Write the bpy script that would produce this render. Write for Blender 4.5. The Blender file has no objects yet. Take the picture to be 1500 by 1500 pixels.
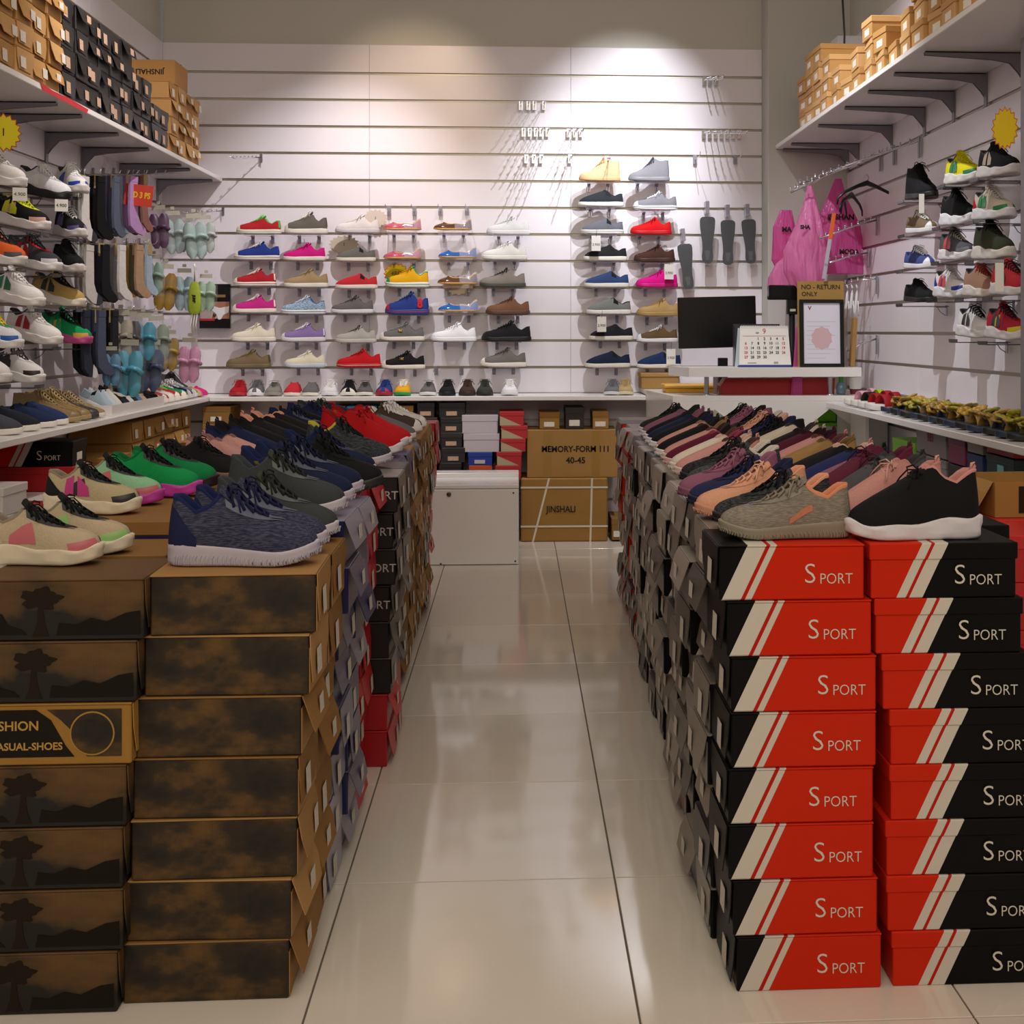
import bpy, math, random
from mathutils import Vector, Matrix
random.seed(7)
C = bpy.context.scene.collection
scn = bpy.context.scene
PI = math.pi
# ---------------------------------------------------------------- camera, world, lights
TH = math.radians(3.1); FPX = 1810.0; CX = 757 + FPX*math.tan(TH); HY = 485.0; EYE = 1.3
cd = bpy.data.cameras.new('camera'); cam = bpy.data.objects.new('camera', cd); C.objects.link(cam)
cam.location = (0, 0, EYE); cam.rotation_euler = (PI/2, 0, -TH)
cd.sensor_width = 36; cd.lens = FPX/1500*36
cd.shift_x = (750-CX)/1500; cd.shift_y = -(750-HY)/1500
cd.clip_start = 0.05; cd.clip_end = 60
scn.camera = cam
w = bpy.data.worlds.new('world'); scn.world = w; w.use_nodes = True
w.node_tree.nodes['Background'].inputs[0].default_value = (1.0, 0.90, 0.78, 1)
w.node_tree.nodes['Background'].inputs[1].default_value = 0.12
scn.view_settings.view_transform = 'Standard'; scn.view_settings.look = 'None'
scn.view_settings.gamma = 1; scn.view_settings.use_curve_mapping = False
scn.view_settings.exposure = 0.0
def light(kind, name, loc, target, power, col, size=0.1, angle=60, blend=0.6, sy=None):
    l = bpy.data.lights.new(name, kind); l.energy = power; l.color = col
    if kind == 'SPOT': l.spot_size = math.radians(angle); l.spot_blend = blend; l.shadow_soft_size = size
    elif kind == 'AREA': l.size = size; l.shape = 'RECTANGLE'; l.size_y = sy or size
    else: l.shadow_soft_size = size
    o = bpy.data.objects.new(name, l); C.objects.link(o); o.location = loc
    o.rotation_euler = (Vector(target)-Vector(loc)).to_track_quat('-Z', 'Y').to_euler()
    return o
WHITE = (0.95, 0.96, 1.0); WARM = (1.0, 0.74, 0.50); SOFT = (1.0, 0.89, 0.79)
light('SPOT', 'spot_light', (1.0, 6.3, 3.74), (0.70, 8.0, 2.50), 215, (0.93, 0.95, 1.0), 0.012, 43, 1.0)
light('SPOT', 'spot_light', (-0.5, 6.3, 3.74), (-0.68, 8.0, 2.62), 70, WARM, 0.02, 44, 1.0)
light('SPOT', 'spot_light', (-0.75, 6.7, 3.72), (-1.25, 8.0, 1.25), 160, (0.97, 0.93, 0.97), 0.010, 66, 0.9)
light('SPOT', 'spot_light', (0.75, 6.6, 3.72), (0.45, 8.0, 1.25), 175, WHITE, 0.010, 64, 0.9)
light('SPOT', 'spot_light', (-0.9, 5.2, 3.75), (-2.25, 6.2, 1.5), 150, (1.0, 0.93, 0.90), 0.015, 80, 0.9)
light('SPOT', 'spot_light', (0.75, 5.4, 3.75), (2.1, 6.3, 1.6), 185, WHITE, 0.015, 80, 0.9)
light('AREA', 'ceiling_panel_light', (0.0, 3.2, 3.78), (0.0, 3.2, 0), 26, (1.0, 0.92, 0.84), 2.4, sy=3.4)
light('AREA', 'mall_light', (0.0, -0.9, 3.3), (0.0, 2.6, 0.5), 74, (1.0, 0.87, 0.72), 3.0, sy=1.6)

# ---------------------------------------------------------------- pixel -> place helpers
def ray(u, v):
    k = (u-CX)/FPX
    return Vector((math.sin(TH)+math.cos(TH)*k, math.cos(TH)-math.sin(TH)*k, (HY-v)/FPX))
def onY(u, v, Y): d = ray(u, v); t = Y/d.y; return Vector((d.x*t, Y, EYE+d.z*t))
def onX(u, v, X): d = ray(u, v); t = X/d.x; return Vector((X, d.y*t, EYE+d.z*t))
def onZ(u, v, Z): d = ray(u, v); t = (Z-EYE)/d.z; return Vector((d.x*t, d.y*t, Z))

# ---------------------------------------------------------------- materials
MC = {}
def srgb(c):
    if isinstance(c, str): c = [int(c[i:i+2], 16)/255 for i in (0, 2, 4)]
    return tuple(x/12.92 if x <= .04045 else ((x+.055)/1.055)**2.4 for x in c)+(1,)
def mat(c, rough=.6, metal=0, noise=0, scale=40, bump=0, trans=0, alpha=1, sheen=0, emit=0):
    k = (c, rough, metal, noise, scale, bump, trans, alpha, emit)
    if k in MC: return MC[k]
    m = bpy.data.materials.new('m_'+str(c)); m.use_nodes = True; nt = m.node_tree
    p = nt.nodes['Principled BSDF']; col = srgb(c)
    p.inputs['Base Color'].default_value = col
    if rough > .5 and not metal: p.inputs['Specular IOR Level'].default_value = .22
    p.inputs['Roughness'].default_value = rough; p.inputs['Metallic'].default_value = metal
    p.inputs['Transmission Weight'].default_value = trans; p.inputs['Alpha'].default_value = alpha
    if noise or bump:
        tc = nt.nodes.new('ShaderNodeTexCoord'); n = nt.nodes.new('ShaderNodeTexNoise')
        n.inputs['Scale'].default_value = scale; n.inputs['Detail'].default_value = 3
        nt.links.new(tc.outputs['Object'], n.inputs['Vector'])
        if noise:
            mx = nt.nodes.new('ShaderNodeMix'); mx.data_type = 'RGBA'
            mx.inputs[6].default_value = tuple(x*(1-noise) for x in col[:3])+(1,)
            mx.inputs[7].default_value = tuple(min(1, x*(1+noise)) for x in col[:3])+(1,)
            nt.links.new(n.outputs['Fac'], mx.inputs[0]); nt.links.new(mx.outputs[2], p.inputs['Base Color'])
        if bump:
            b = nt.nodes.new('ShaderNodeBump'); b.inputs['Strength'].default_value = bump; b.inputs['Distance'].default_value = .004
            nt.links.new(n.outputs['Fac'], b.inputs['Height']); nt.links.new(b.outputs['Normal'], p.inputs['Normal'])
    if emit:
        p.inputs['Emission Color'].default_value = col; p.inputs['Emission Strength'].default_value = emit
    MC[k] = m; return m
def card(c): return mat(c, .72, 0, .10, 9, .05)
def fab(c): return mat(c, .85, 0, .16, 60, .25)
def knit(c, c2):
    k = ('knit', c, c2)
    if k in MC: return MC[k]
    m = bpy.data.materials.new('m_knit'); m.use_nodes = True; nt = m.node_tree; p = nt.nodes['Principled BSDF']
    tc = nt.nodes.new('ShaderNodeTexCoord'); mp = nt.nodes.new('ShaderNodeMapping'); mp.inputs['Scale'].default_value = (22, 60, 190)
    mp.inputs['Rotation'].default_value = (0, .35, 0)
    n = nt.nodes.new('ShaderNodeTexNoise'); n.inputs['Scale'].default_value = 1.0; n.inputs['Detail'].default_value = 4
    r = nt.nodes.new('ShaderNodeValToRGB'); r.color_ramp.elements[0].position = .42; r.color_ramp.elements[1].position = .6
    r.color_ramp.elements[0].color = srgb(c); r.color_ramp.elements[1].color = srgb(c2)
    nt.links.new(tc.outputs['Object'], mp.inputs['Vector']); nt.links.new(mp.outputs[0], n.inputs['Vector'])
    nt.links.new(n.outputs['Fac'], r.inputs[0]); nt.links.new(r.outputs[0], p.inputs['Base Color']); p.inputs['Roughness'].default_value = .9; p.inputs['Specular IOR Level'].default_value = .2
    b = nt.nodes.new('ShaderNodeBump'); b.inputs['Strength'].default_value = .3; b.inputs['Distance'].default_value = .002
    nt.links.new(n.outputs['Fac'], b.inputs['Height']); nt.links.new(b.outputs['Normal'], p.inputs['Normal'])
    MC[k] = m; return m
def ramp_mat(key, stops, coord='X', k=0, const=True, rough=.45):
    """colour ramp over object-space x + k*z (print on a box)"""
    if key in MC: return MC[key]
    m = bpy.data.materials.new('m_'+key); m.use_nodes = True; nt = m.node_tree; p = nt.nodes['Principled BSDF']
    tc = nt.nodes.new('ShaderNodeTexCoord'); sp = nt.nodes.new('ShaderNodeSeparateXYZ')
    ma = nt.nodes.new('ShaderNodeMath'); ma.operation = 'MULTIPLY_ADD'; ma.inputs[1].default_value = k
    r = nt.nodes.new('ShaderNodeValToRGB'); r.color_ramp.interpolation = 'CONSTANT' if const else 'LINEAR'
    nt.links.new(tc.outputs['Object'], sp.inputs[0]); nt.links.new(sp.outputs['Z'], ma.inputs[0]); nt.links.new(sp.outputs['X'], ma.inputs[2])
    nt.links.new(ma.outputs[0], r.inputs[0]); nt.links.new(r.outputs[0], p.inputs['Base Color']); p.inputs['Roughness'].default_value = rough; p.inputs['Specular IOR Level'].default_value = .14
    e = r.color_ramp.elements
    e[0].position = stops[0][0]; e[0].color = srgb(stops[0][1]); e[1].position = stops[1][0]; e[1].color = srgb(stops[1][1])
    for q, c in stops[2:]: x = e.new(q); x.color = srgb(c)
    MC[key] = m; return m
M_CHROME = mat('d8d8dc', .18, 1); M_STEEL = mat('96949c', .5, .25); M_ALU = mat('a8a294', .35, .7)
M_WHITE = mat('f2ecf2', .28, 0, .02, 3); M_LAM = mat('eeeae6', .22, 0, .02, 4)
M_BLACK = mat('0c0c0e', .35); M_BLACKM = mat('121214', .7); M_PAPER = mat('f0ede6', .7); M_INK = mat('2a2622', .7)
M_CLEAR = mat('e8e6f4', .08, 0, 0, 40, 0, 0, .28); M_FILM = mat('dfe2e6', .1, 0, 0, 40, 0, 0, .06)

# ---------------------------------------------------------------- mesh builder
class MB:
    def __init__(s): s.v = []; s.f = []; s.sm = []
    def add(s, vs, fs, smooth=False):
        o = len(s.v); s.v += [tuple(p) for p in vs]; s.f += [tuple(i+o for i in f) for f in fs]; s.sm += [smooth]*len(fs); return s
    def box(s, x0, x1, y0, y1, z0, z1, b=0, M=None):
        if b <= 0:
            vs = [(x, y, z) for x in (x0, x1) for y in (y0, y1) for z in (z0, z1)]
            fs = [(0, 1, 3, 2), (4, 6, 7, 5), (0, 4, 5, 1), (2, 3, 7, 6), (0, 2, 6, 4), (1, 5, 7, 3)]
        else:
            vs = []; X = (x0, x1); Y = (y0, y1); Z = (z0, z1); ids = {}
            for i in (0, 1):
                for j in (0, 1):
                    for k in (0, 1):
                        sx, sy, sz = (1-2*i)*b, (1-2*j)*b, (1-2*k)*b
                        for a in range(3):
                            p = [X[i]+sx, Y[j]+sy, Z[k]+sz]; p[a] = (X[i], Y[j], Z[k])[a]
                            ids[(i, j, k, a)] = len(vs); vs.append(tuple(p))
            fs = []
            for a in range(3):
                for q in (0, 1):
                    cyc = [(0, 0), (1, 0), (1, 1), (0, 1)]; l = []
                    for c in cyc:
                        t = list(c); t.insert(a, q); l.append(ids[tuple(t)+(a,)])
                    fs.append(tuple(l) if (q == 1) == (a != 1) else tuple(reversed(l)))
            for a in range(3):
                o1, o2 = [x for x in range(3) if x != a]
                for p in (0, 1):
                    for q in (0, 1):
                        def idx(e, ax):
                            t = [0, 0, 0]; t[a] = e; t[o1] = p; t[o2] = q; return ids[tuple(t)+(ax,)]
                        fs.append((idx(0, o1), idx(1, o1), idx(1, o2), idx(0, o2)))
            for i in (0, 1):
                for j in (0, 1):
                    for k in (0, 1): fs.append((ids[(i, j, k, 0)], ids[(i, j, k, 1)], ids[(i, j, k, 2)]))
        if M: vs = [M @ Vector(p) for p in vs]
        return s.add(vs, fs)
    def tube(s, pts, r, n=6, cap=True):
        pts = [Vector(p) for p in pts]; vs = []; fs = []; up = Vector((0, 0, 1))
        for i, p in enumerate(pts):
            d = (pts[min(i+1, len(pts)-1)]-pts[max(i-1, 0)]).normalized()
            a = d.cross(up)
            if a.length < .05: a = d.cross(Vector((0, 1, 0)))
            a.normalize(); b = d.cross(a); rr = r[i] if isinstance(r, (list, tuple)) else r
            for k in range(n):
                t = 2*PI*k/n; vs.append(p+a*math.cos(t)*rr+b*math.sin(t)*rr)
        for i in range(len(pts)-1):
            for k in range(n): fs.append((i*n+k, i*n+(k+1) % n, (i+1)*n+(k+1) % n, (i+1)*n+k))
        if cap: fs += [tuple(range(n)), tuple(range((len(pts)-1)*n, len(pts)*n))]
        return s.add(vs, fs, True)
    def prism(s, poly, axis, a0, a1, smooth=False):
        n = len(poly)
        def P(p, a):
            return (a, p[0], p[1]) if axis == 'x' else ((p[0], a, p[1]) if axis == 'y' else (p[0], p[1], a))
        vs = [P(p, a0) for p in poly]+[P(p, a1) for p in poly]
        fs = [tuple(range(n)), tuple(range(n, 2*n))]+[(i, (i+1) % n, n+(i+1) % n, n+i) for i in range(n)]
        return s.add(vs, fs, smooth)
    def grid(s, G, closed=False, smooth=True, thick=0):
        """G: list of rows of points"""
        R = len(G); K = len(G[0]); vs = [Vector(p) for r in G for p in r]; fs = []
        for i in range(R-1):
            for k in range(K if closed else K-1): fs.append((i*K+k, i*K+(k+1) % K, (i+1)*K+(k+1) % K, (i+1)*K+k))
        if thick:
            nr = [Vector((0, 0, 0)) for _ in vs]
            for f in fs:
                q = (vs[f[1]]-vs[f[0]]).cross(vs[f[2]]-vs[f[0]])+(vs[f[2]]-vs[f[0]]).cross(vs[f[3]]-vs[f[0]])
                for i in f: nr[i] += q
            o = len(vs); vs2 = [v+(q.normalized() if q.length > 0 else q)*thick for v, q in zip(vs, nr)]
            fs2 = [tuple(i+o for i in reversed(f)) for f in fs]
            cnt = {}
            for f in fs:
                for i in range(4):
                    e = (f[i], f[(i+1) % 4]); key = tuple(sorted(e)); cnt.setdefault(key, []).append(e)
            ed = [l[0] for l in cnt.values() if len(l) == 1]
            fs = fs+fs2+[(b, a, a+o, b+o) for a, b in ed]; vs = vs+vs2
        return s.add(vs, fs, smooth)
    def lathe(s, prof, c=(0, 0, 0), n=16, cap=True):
        vs = []; fs = []
        for r, z in prof:
            for k in range(n): vs.append((c[0]+r*math.cos(2*PI*k/n), c[1]+r*math.sin(2*PI*k/n), c[2]+z))
        for i in range(len(prof)-1):
            for k in range(n): fs.append((i*n+k, i*n+(k+1) % n, (i+1)*n+(k+1) % n, (i+1)*n+k))
        if cap: fs += [tuple(range(n)), tuple(range((len(prof)-1)*n, len(prof)*n))]
        return s.add(vs, fs, True)
    def mesh(s, name):
        me = bpy.data.meshes.new(name); me.from_pydata(s.v, [], s.f); me.polygons.foreach_set('use_smooth', s.sm)
        me.materials.append(None); me.validate()
        import bmesh
        bm = bmesh.new(); bm.from_mesh(me); bmesh.ops.recalc_face_normals(bm, faces=bm.faces); bm.to_mesh(me); bm.free()
        me.update(); return me
    def build(s, name, m, parent=None, loc=None, rot=None): return inst(s.mesh(name), name, m, parent, loc, rot)
def inst(me, name, m, parent=None, loc=None, rot=None):
    o = bpy.data.objects.new(name, me); C.objects.link(o)
    if me.materials and m:
        o.material_slots[0].link = 'OBJECT'; o.material_slots[0].material = m
    if parent: o.parent = parent
    if loc is not None: o.location = loc
    if rot is not None: o.rotation_euler = rot
    return o
def tag(o, label, cat, group=None):
    o['label'] = label; o['category'] = cat
    if group: o['group'] = group
    return o
def thing(name, label, cat, loc=(0, 0, 0), rot=(0, 0, 0), group=None):
    o = bpy.data.objects.new(name, None); C.objects.link(o); o.location = loc; o.rotation_euler = rot; o.empty_display_size = .05
    return tag(o, label, cat, group)
def struct(o): o['kind'] = 'structure'; return o
TXT = {}
def text_mesh(t, size=.1, align='CENTER', sx=1, sy=1, ext=.0004, bold=0):
    k = (t, size, align, sx, sy, bold)
    if k in TXT: return TXT[k]
    cu = bpy.data.curves.new('lettering', 'FONT'); cu.body = t; cu.size = size; cu.align_x = align; cu.align_y = 'CENTER'
    cu.extrude = ext; cu.resolution_u = 3; cu.offset = bold
    o = bpy.data.objects.new('lettering', cu); C.objects.link(o)
    dg = bpy.context.evaluated_depsgraph_get(); me = bpy.data.meshes.new_from_object(o.evaluated_get(dg))
    bpy.data.objects.remove(o); me.transform(Matrix.Diagonal((sx, sy, 1, 1)))
    me.materials.clear(); me.materials.append(None); TXT[k] = me; return me
ORD = ['first', 'second', 'third', 'fourth', 'fifth', 'sixth', 'seventh', 'eighth', 'ninth', 'tenth', 'eleventh', 'twelfth', 'thirteenth', 'fourteenth', 'fifteenth', 'sixteenth', 'seventeenth', 'eighteenth', 'nineteenth', 'twentieth', '21st', '22nd', '23rd', '24th', '25th', '26th', '27th', '28th', '29th', '30th']
def rj(a): return random.uniform(-a, a)
# ================================================================= ROOM SHELL
YB = 8.0; XL = -2.25; XR = 2.11; CEIL = 3.85
fl = struct(MB().box(-3.2, 3.2, -1.5, 8.2, -.05, -.004).build('floor', mat('6a6258', .8)))
TS = .634; tmats = [mat(c, .07, 0, .025, 2.2) for c in ('d9d0c2', 'dcd3c6', 'd6ccbd')]
tme = MB().box(0, TS-.004, 0, TS-.004, -.006, 0, .0012).mesh('floor_tile')
for i in range(-5, 5):
    for j in range(-6, 9):
        inst(tme, 'tile', random.choice(tmats), fl, (-.4+TS*i, 2.934+TS*j, 0))
ce = struct(MB().box(-3.2, 3.2, -1.5, 8.2, CEIL, CEIL+.05).build('ceiling', mat('d6d2c8', .8)))
def slat(name, origin, udir, length, z0, joints, zlo, zhi, plain_top, plainmat):
    """wall of slatwall planks; udir = direction along wall, normal points into the room"""
    u = Vector(udir); nrm = Vector((0, 0, 1)).cross(u)
    ang = math.atan2(u.y, u.x)
    bk = struct(MB().box(0, length, 0, .06, 0, CEIL).build(name, plainmat, None, origin, (0, 0, ang)))
    zs = [z0+.1717*k for k in range(-8, 13) if zlo+.03 < z0+.1717*k < zhi-.02]
    cuts = [0]+joints+[length]; edges = [zlo]+zs+[zhi]; cache = {}
    for a, b in zip(cuts[:-1], cuts[1:]):
        for e0, e1 in zip(edges[:-1], edges[1:]):
            g0 = .008 if e0 in zs else 0; g1 = .008 if e1 in zs else .001
            key = (round(b-a, 4), round(e1-e0-g0-g1, 4))
            if key not in cache: cache[key] = MB().box(.0008, key[0]-.0008, -.018, -.0005, 0, key[1], .0015).mesh('wall_plank')
            inst(cache[key], 'panel', M_WHITE, bk, (a, 0, e0+g0))
        for e in zs:
            key = ('s', round(b-a, 4))
            if key not in cache: cache[key] = MB().box(.001, b-a-.001, -.006, -.0003, -.0076, .0076).box(.001, b-a-.001, -.017, -.006, -.0078, -.0062).mesh('groove_insert')
            inst(cache[key], 'groove_insert', M_ALU, bk, (a, 0, e))
    return bk
GREY = mat('d2cfc5', .8, 0, .03, 2)
# back wall (face at y = 8.0)
jb = [onY(541, 300, 8).x-XL, onY(836, 300, 8).x-XL]
slat('wall_back', (XL, YB+.018, 0), (1, 0, 0), 1.60-XL, 1.066, jb, 0.0, 3.14, True, GREY)
# left wall: room on +x side; run from far to near so that planks face the room
slat('wall_left', (XL-.018, 1.0, 0), (0, 1, 0), 7.0, 1.075, [2.0, 4.2, 5.65], 0.0, 3.14, True, GREY)
slat('wall_right', (XR+.018, 7.8, 0), (0, -1, 0), 6.8, 1.116, [1.4, 3.6], 0.0, 3.14, True, GREY)
blk = struct(MB().box(1.60, 2.4, 7.8, 8.2, 0, CEIL, .004).build('trim_1', mat('cfcdc5', .75, 0, .03, 2)))
blk['label'] = 'grey boxed-in column in the far right corner'
struct(MB().box(-2.5, -2.32, -1.5, 1.0, 0, CEIL).build('trim_2', GREY))
struct(MB().box(2.2, 2.4, -1.5, 1.0, 0, CEIL).build('trim_3', GREY))
# silver upright at the right frame edge
po = onX(1509, 300, XR-.16)
MB().box(-.03, .035, -.02, .02, 0, 2.42, .004).build('post', M_STEEL, None, (po.x, po.y, 0))
bpy.data.objects['post']['label'] = 'brushed metal upright post at right edge in front of wall shoes'; bpy.data.objects['post']['category'] = 'post'

# ---- worktops and high shelves
def slab(name, label, x0, x1, y0, y1, z0, z1, m=M_LAM, cat='shelf'):
    return tag(MB().box(0, x1-x0, 0, y1-y0, 0, z1-z0, .003).build(name, m, None, (x0, y0, z0)), label, cat)
HC = .90
slab('wall_counter', 'white counter along the back wall with a row of small shoes', -1.865, .80, 7.62, 7.995, HC-.028, HC)
slab('wall_counter', 'white counter along the left wall under socks and sneakers', -2.245, -1.87, 3.4, 7.995, HC-.028, HC)
slab('wall_shelf', 'white shelf on right wall carrying bright sandals', 1.74, XR-.005, 3.4, 6.88, HC-.03, HC)
SL = 2.278; SRZ = 2.485
slab('high_shelf', 'white high shelf on left wall stacked with kraft and black boxes', XL+.004, -1.875, 3.2, 7.995, SL-.026, SL)
slab('high_shelf', 'white high shelf on right wall with kraft boxes', 1.645, XR-.004, 3.2, 7.79, SRZ-.026, SRZ)
def bracket(x_wall, y, z, sgn, L, label, g):
    t = thing('shelf_bracket', label, 'bracket', (x_wall, y, z), (0, 0, 0 if sgn > 0 else PI), g)
    MB().prism([(0, 0), (L, 0), (L, -.014), (.13, -.030), (.06, -.042), (.025, -.08), (0, -.115)], 'y', -.011, -.008).prism([(0, 0), (L, 0), (L, -.014), (.13, -.030), (.06, -.042), (.025, -.08), (0, -.115)], 'y', .008, .011).box(.0, L, -.011, .011, -.004, 0).build('arm', M_STEEL, t)
    MB().box(0, .006, -.016, .016, -.15, 0, .001).build('wall_plate', M_STEEL, t)
for i, (u, v) in enumerate([(-40, 131), (3, 155), (67, 184), (120, 207), (176, 232), (191, 240), (230, 256)]):
    p = onX(u, v, XL); bracket(XL+.001, p.y, SL-.027, 1, .34, 'grey metal bracket under left high shelf, %s from the near end' % ORD[i], 'brackets of the left high shelf')
for i, (u, v) in enumerate([(1500, 72), (1445, 95), (1398, 122), (1355, 146), (1307, 174), (1258, 200), (1243, 208)]):
    p = onX(u, v, XR); bracket(XR-.001, p.y, SRZ-.027, -1, .42, 'grey metal bracket under right high shelf, %s from the near end' % ORD[i], 'brackets of the right high shelf')

# ================================================================= CASH DESK
DY = 6.9; DX0 = .80
dk = thing('cash_desk', 'white laminate cash desk with diamond mirrors on its front', 'desk', (0, 0, 0))
DXL = .875
pts = [(DX0, 7.995), (DX0, 7.62), (DXL, DY), (1.99, DY), (2.1, DY), (2.1, 7.795), (1.595, 7.795), (1.595, 7.995)]
MB().prism([(a, b) for a, b in pts], 'z', .905, .935).build('desk_top', M_LAM, dk)
MB().box(DXL, 2.1, DY, DY+.02, 0, .905, .002).build('front_panel', M_LAM, dk)
MB().prism([(DX0, 7.62), (DXL, DY+.02), (DXL+.02, DY+.02), (DX0+.02, 7.62)], 'z', 0, .905).build('side_panel', M_LAM, dk)
mir = mat('c8ccc8', .03, 1)
for (u, v, r) in ((1215, 690, .30), (1047, 690, .30)):
    p = onY(u, v, DY)
    MB().prism([(p.x-.31, .62), (p.x, .31), (p.x+.31, .62), (p.x, .93 if 0 else .86)], 'y', DY-.004, DY-.0005).build('diamond_mirror', mir, dk)
# wing joining desk to right shelf
MB().box(1.885, 1.905, DY-.30, DY, 0, .87, .002).build('wing_panel', M_LAM, dk)
# raised shelf on chrome posts
rs = thing('counter_riser', 'white raised shelf on two chrome posts above cash desk', 'shelf', (0, 0, 0))
a = onY(1004, 545, DY-.02); b = onY(1262, 545, DY-.02)
RZ = EYE-(538-HY)/FPX*(DY*1.0); RZ = 1.095
MB().prism([(a.x-.06, DY+.26), (a.x+.02, DY-.02), (b.x, DY-.02), (b.x, DY+.26)], 'z', RZ-.052, RZ).build('riser_board', M_LAM, rs)
for u in (1035, 1048, 1216):
    p = onY(u, 560, DY+.03 if u != 1048 else DY+.08)
    MB().lathe([(.02, .9355), (.02, .942), (.0135, .943), (.0135, RZ-.053)], (p.x, p.y, 0), 14).build('chrome_post', M_CHROME, rs)
# red till box, yellow tray
p0 = onY(1058, 580, DY+.12); p1 = onY(1222, 580, DY+.12)
t = thing('red_box', 'red tapered plastic tray lying on cash desk under the raised shelf', 'box', (0, 0, 0))
MB().prism([(p0.x, .936), (p1.x, .936), (p1.x+.005, 1.03), (p0.x+.02, 1.03), (p0.x-.01, .985)], 'y', DY+.12, DY+.24).build('tray_body', mat('a5161c', .4), t)
MB().box(p0.x+.02, p1.x+.005, DY+.115, DY+.119, 1.022, 1.03).build('rim', mat('b82228', .4), t)
p0 = onY(975, 580, 7.25); p1 = onY(1056, 580, 7.25)
t = thing('yellow_tray', 'yellow plastic tray on cash desk left of the red one', 'tray', (0, 0, 0))
MB().box(p0.x, p1.x+.02, 7.25, 7.42, .936, .965, .006).build('tray_body', mat('d09a28', .4), t)
MB().box(p0.x-.01, p1.x+.03, 7.24, 7.43, .965, .985, .006).build('rim', mat('dba636', .4), t)
t = thing('low_carton', 'low kraft box on the counter behind the yellow tray', 'box', (onY(965, 577, 7.85).x, 7.86, .936))
MB().box(-.12, .12, -.10, .10, 0, .075, .003).build('box_body', mat('a8834e', .7), t)
MB().box(-.125, .125, -.105, .105, .075, .10, .003).build('lid', mat('b08a54', .7), t)
# monitor
mc = onY(1065, 520, 7.2)
t = thing('monitor', 'black flat computer monitor behind the calendar on cash desk', 'monitor', (mc.x, 7.50, .936), (0, 0, .05))
p = onY(1065, 472, 7.5); MS = 7.5/7.2
MB().box(-.232, .232, -.012, .012, -.15, .15, .004).box(-.15, .15, .012, .03, -.1, .1, .004).build('screen', mat('050506', .32), t, (-.01, 0, p.z-.936), (0, math.radians(-1.5), 0)).scale = (MS, 1, MS)
MB().box(-.03, .03, .012, .035, .002, .2, .003).build('neck', M_BLACK, t, (.03, 0, 0))
MB().box(-.09, .09, -.05, .06, 0, .01, .004).build('foot', M_BLACK, t)
MB().tube([(-.09, .02, .02), (-.07, 0, .015), (-.045, -.02, .008), (-.03, -.03, .006)], .003).build('cable', M_BLACK, t)
# calendar
p = onY(1121, 537, DY+.06); cz = RZ+.001
t = thing('desk_calendar', 'white spiral desk calendar with red and black date grid', 'calendar', (p.x, p.y, cz), (math.radians(-9), 0, 0))
Wd = .30; Hd = .235
MB().prism([(-.150, 0), (.150, 0), (.138, Hd), (-.138, Hd)], 'y', 0, .002).build('page', M_PAPER, t)
MB().prism([(-.150, 0), (.150, 0), (.138, Hd), (-.138, Hd)], 'y', .0, .002).build('back_page', mat('cfdde6', .6), t, (-.012, .075, .0), (math.radians(17), 0, 0))
MB().box(-.15, .15, -.002, .05, -.001, .012).build('base_strip', mat('2c3a80', .5), t)
sp = MB()
for i in range(26): x = -.13+.26*i/25; sp.tube([(x, -.003, Hd-.012), (x, -.006, Hd), (x, .002, Hd+.006), (x, .006, Hd-.004)], .0012, 4)
sp.build('spiral_binding', mat('e6e6e6', .4), t)
RED = mat('c8443c', .7)
inst(text_mesh('9', .042), 'month_number', RED, t, (0, -.001, .204), (PI/2, 0, 0))
hd = MB().box(-.125, .125, -.0015, -.0003, .178, .1795).mesh('rule'); inst(hd, 'header_rule', RED, t)
blackd = []; d = 1; row = 0; c0 = 2
for row in range(5):
    for col in range(7):
        if row == 0 and col < c0: continue
        if d > 30: break
        inst(text_mesh(str(d), .021, bold=.0004), 'date_number', RED if col in (0, 6) else M_INK, t, (-.108+.036*col, -.001, .162-.0265*row), (PI/2, 0, 0)); d += 1
inst(text_mesh('SEP', .013), 'month_name', M_INK, t, (-.04, -.001, .195), (PI/2, 0, 0))
MB().box(-.1, -.05, -.0015, -.0003, .02, .026).box(.05, .075, -.0015, -.0003, .018, .03).build('footer_print', mat('a0a8a8', .7), t)['kind'] = 'stuff'
# folder stand
p = onY(1080, 537, DY+.21)
t = thing('document_holder', 'black plastic document stand half hidden behind the calendar', 'holder', (p.x, p.y, cz))
MB().box(-.025, .25, 0, .006, 0, .245, .002).build('back_plate', mat('2c2c30', .3), t)
MB().box(-.025, .0, -.06, 0, 0, .24, .002).build('side_plate', mat('3c3c40', .25), t)
# customer display pole
p = onY(1160, 537, DY+.185)
t = thing('customer_display', 'black customer display on a pole behind the picture frame', 'display', (p.x, p.y, cz))
MB().lathe([(.04, 0), (.04, .012), (.02, .02), (.018, .33)], (0, 0, 0), 14).build('pole', M_BLACK, t)
MB().box(-.14, .06, -.03, .03, .385, .47, .006).build('head', mat('09090b', .2), t)
MB().box(-.03, .03, -.022, .022, .30, .39, .004).box(-.018, .018, -.0235, -.021, .315, .335).build('bracket', M_BLACK, t)
MB().box(-.016, .016, -.0255, -.0232, .318, .332).build('sticker', mat('c8ccb8', .6), t)
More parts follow.
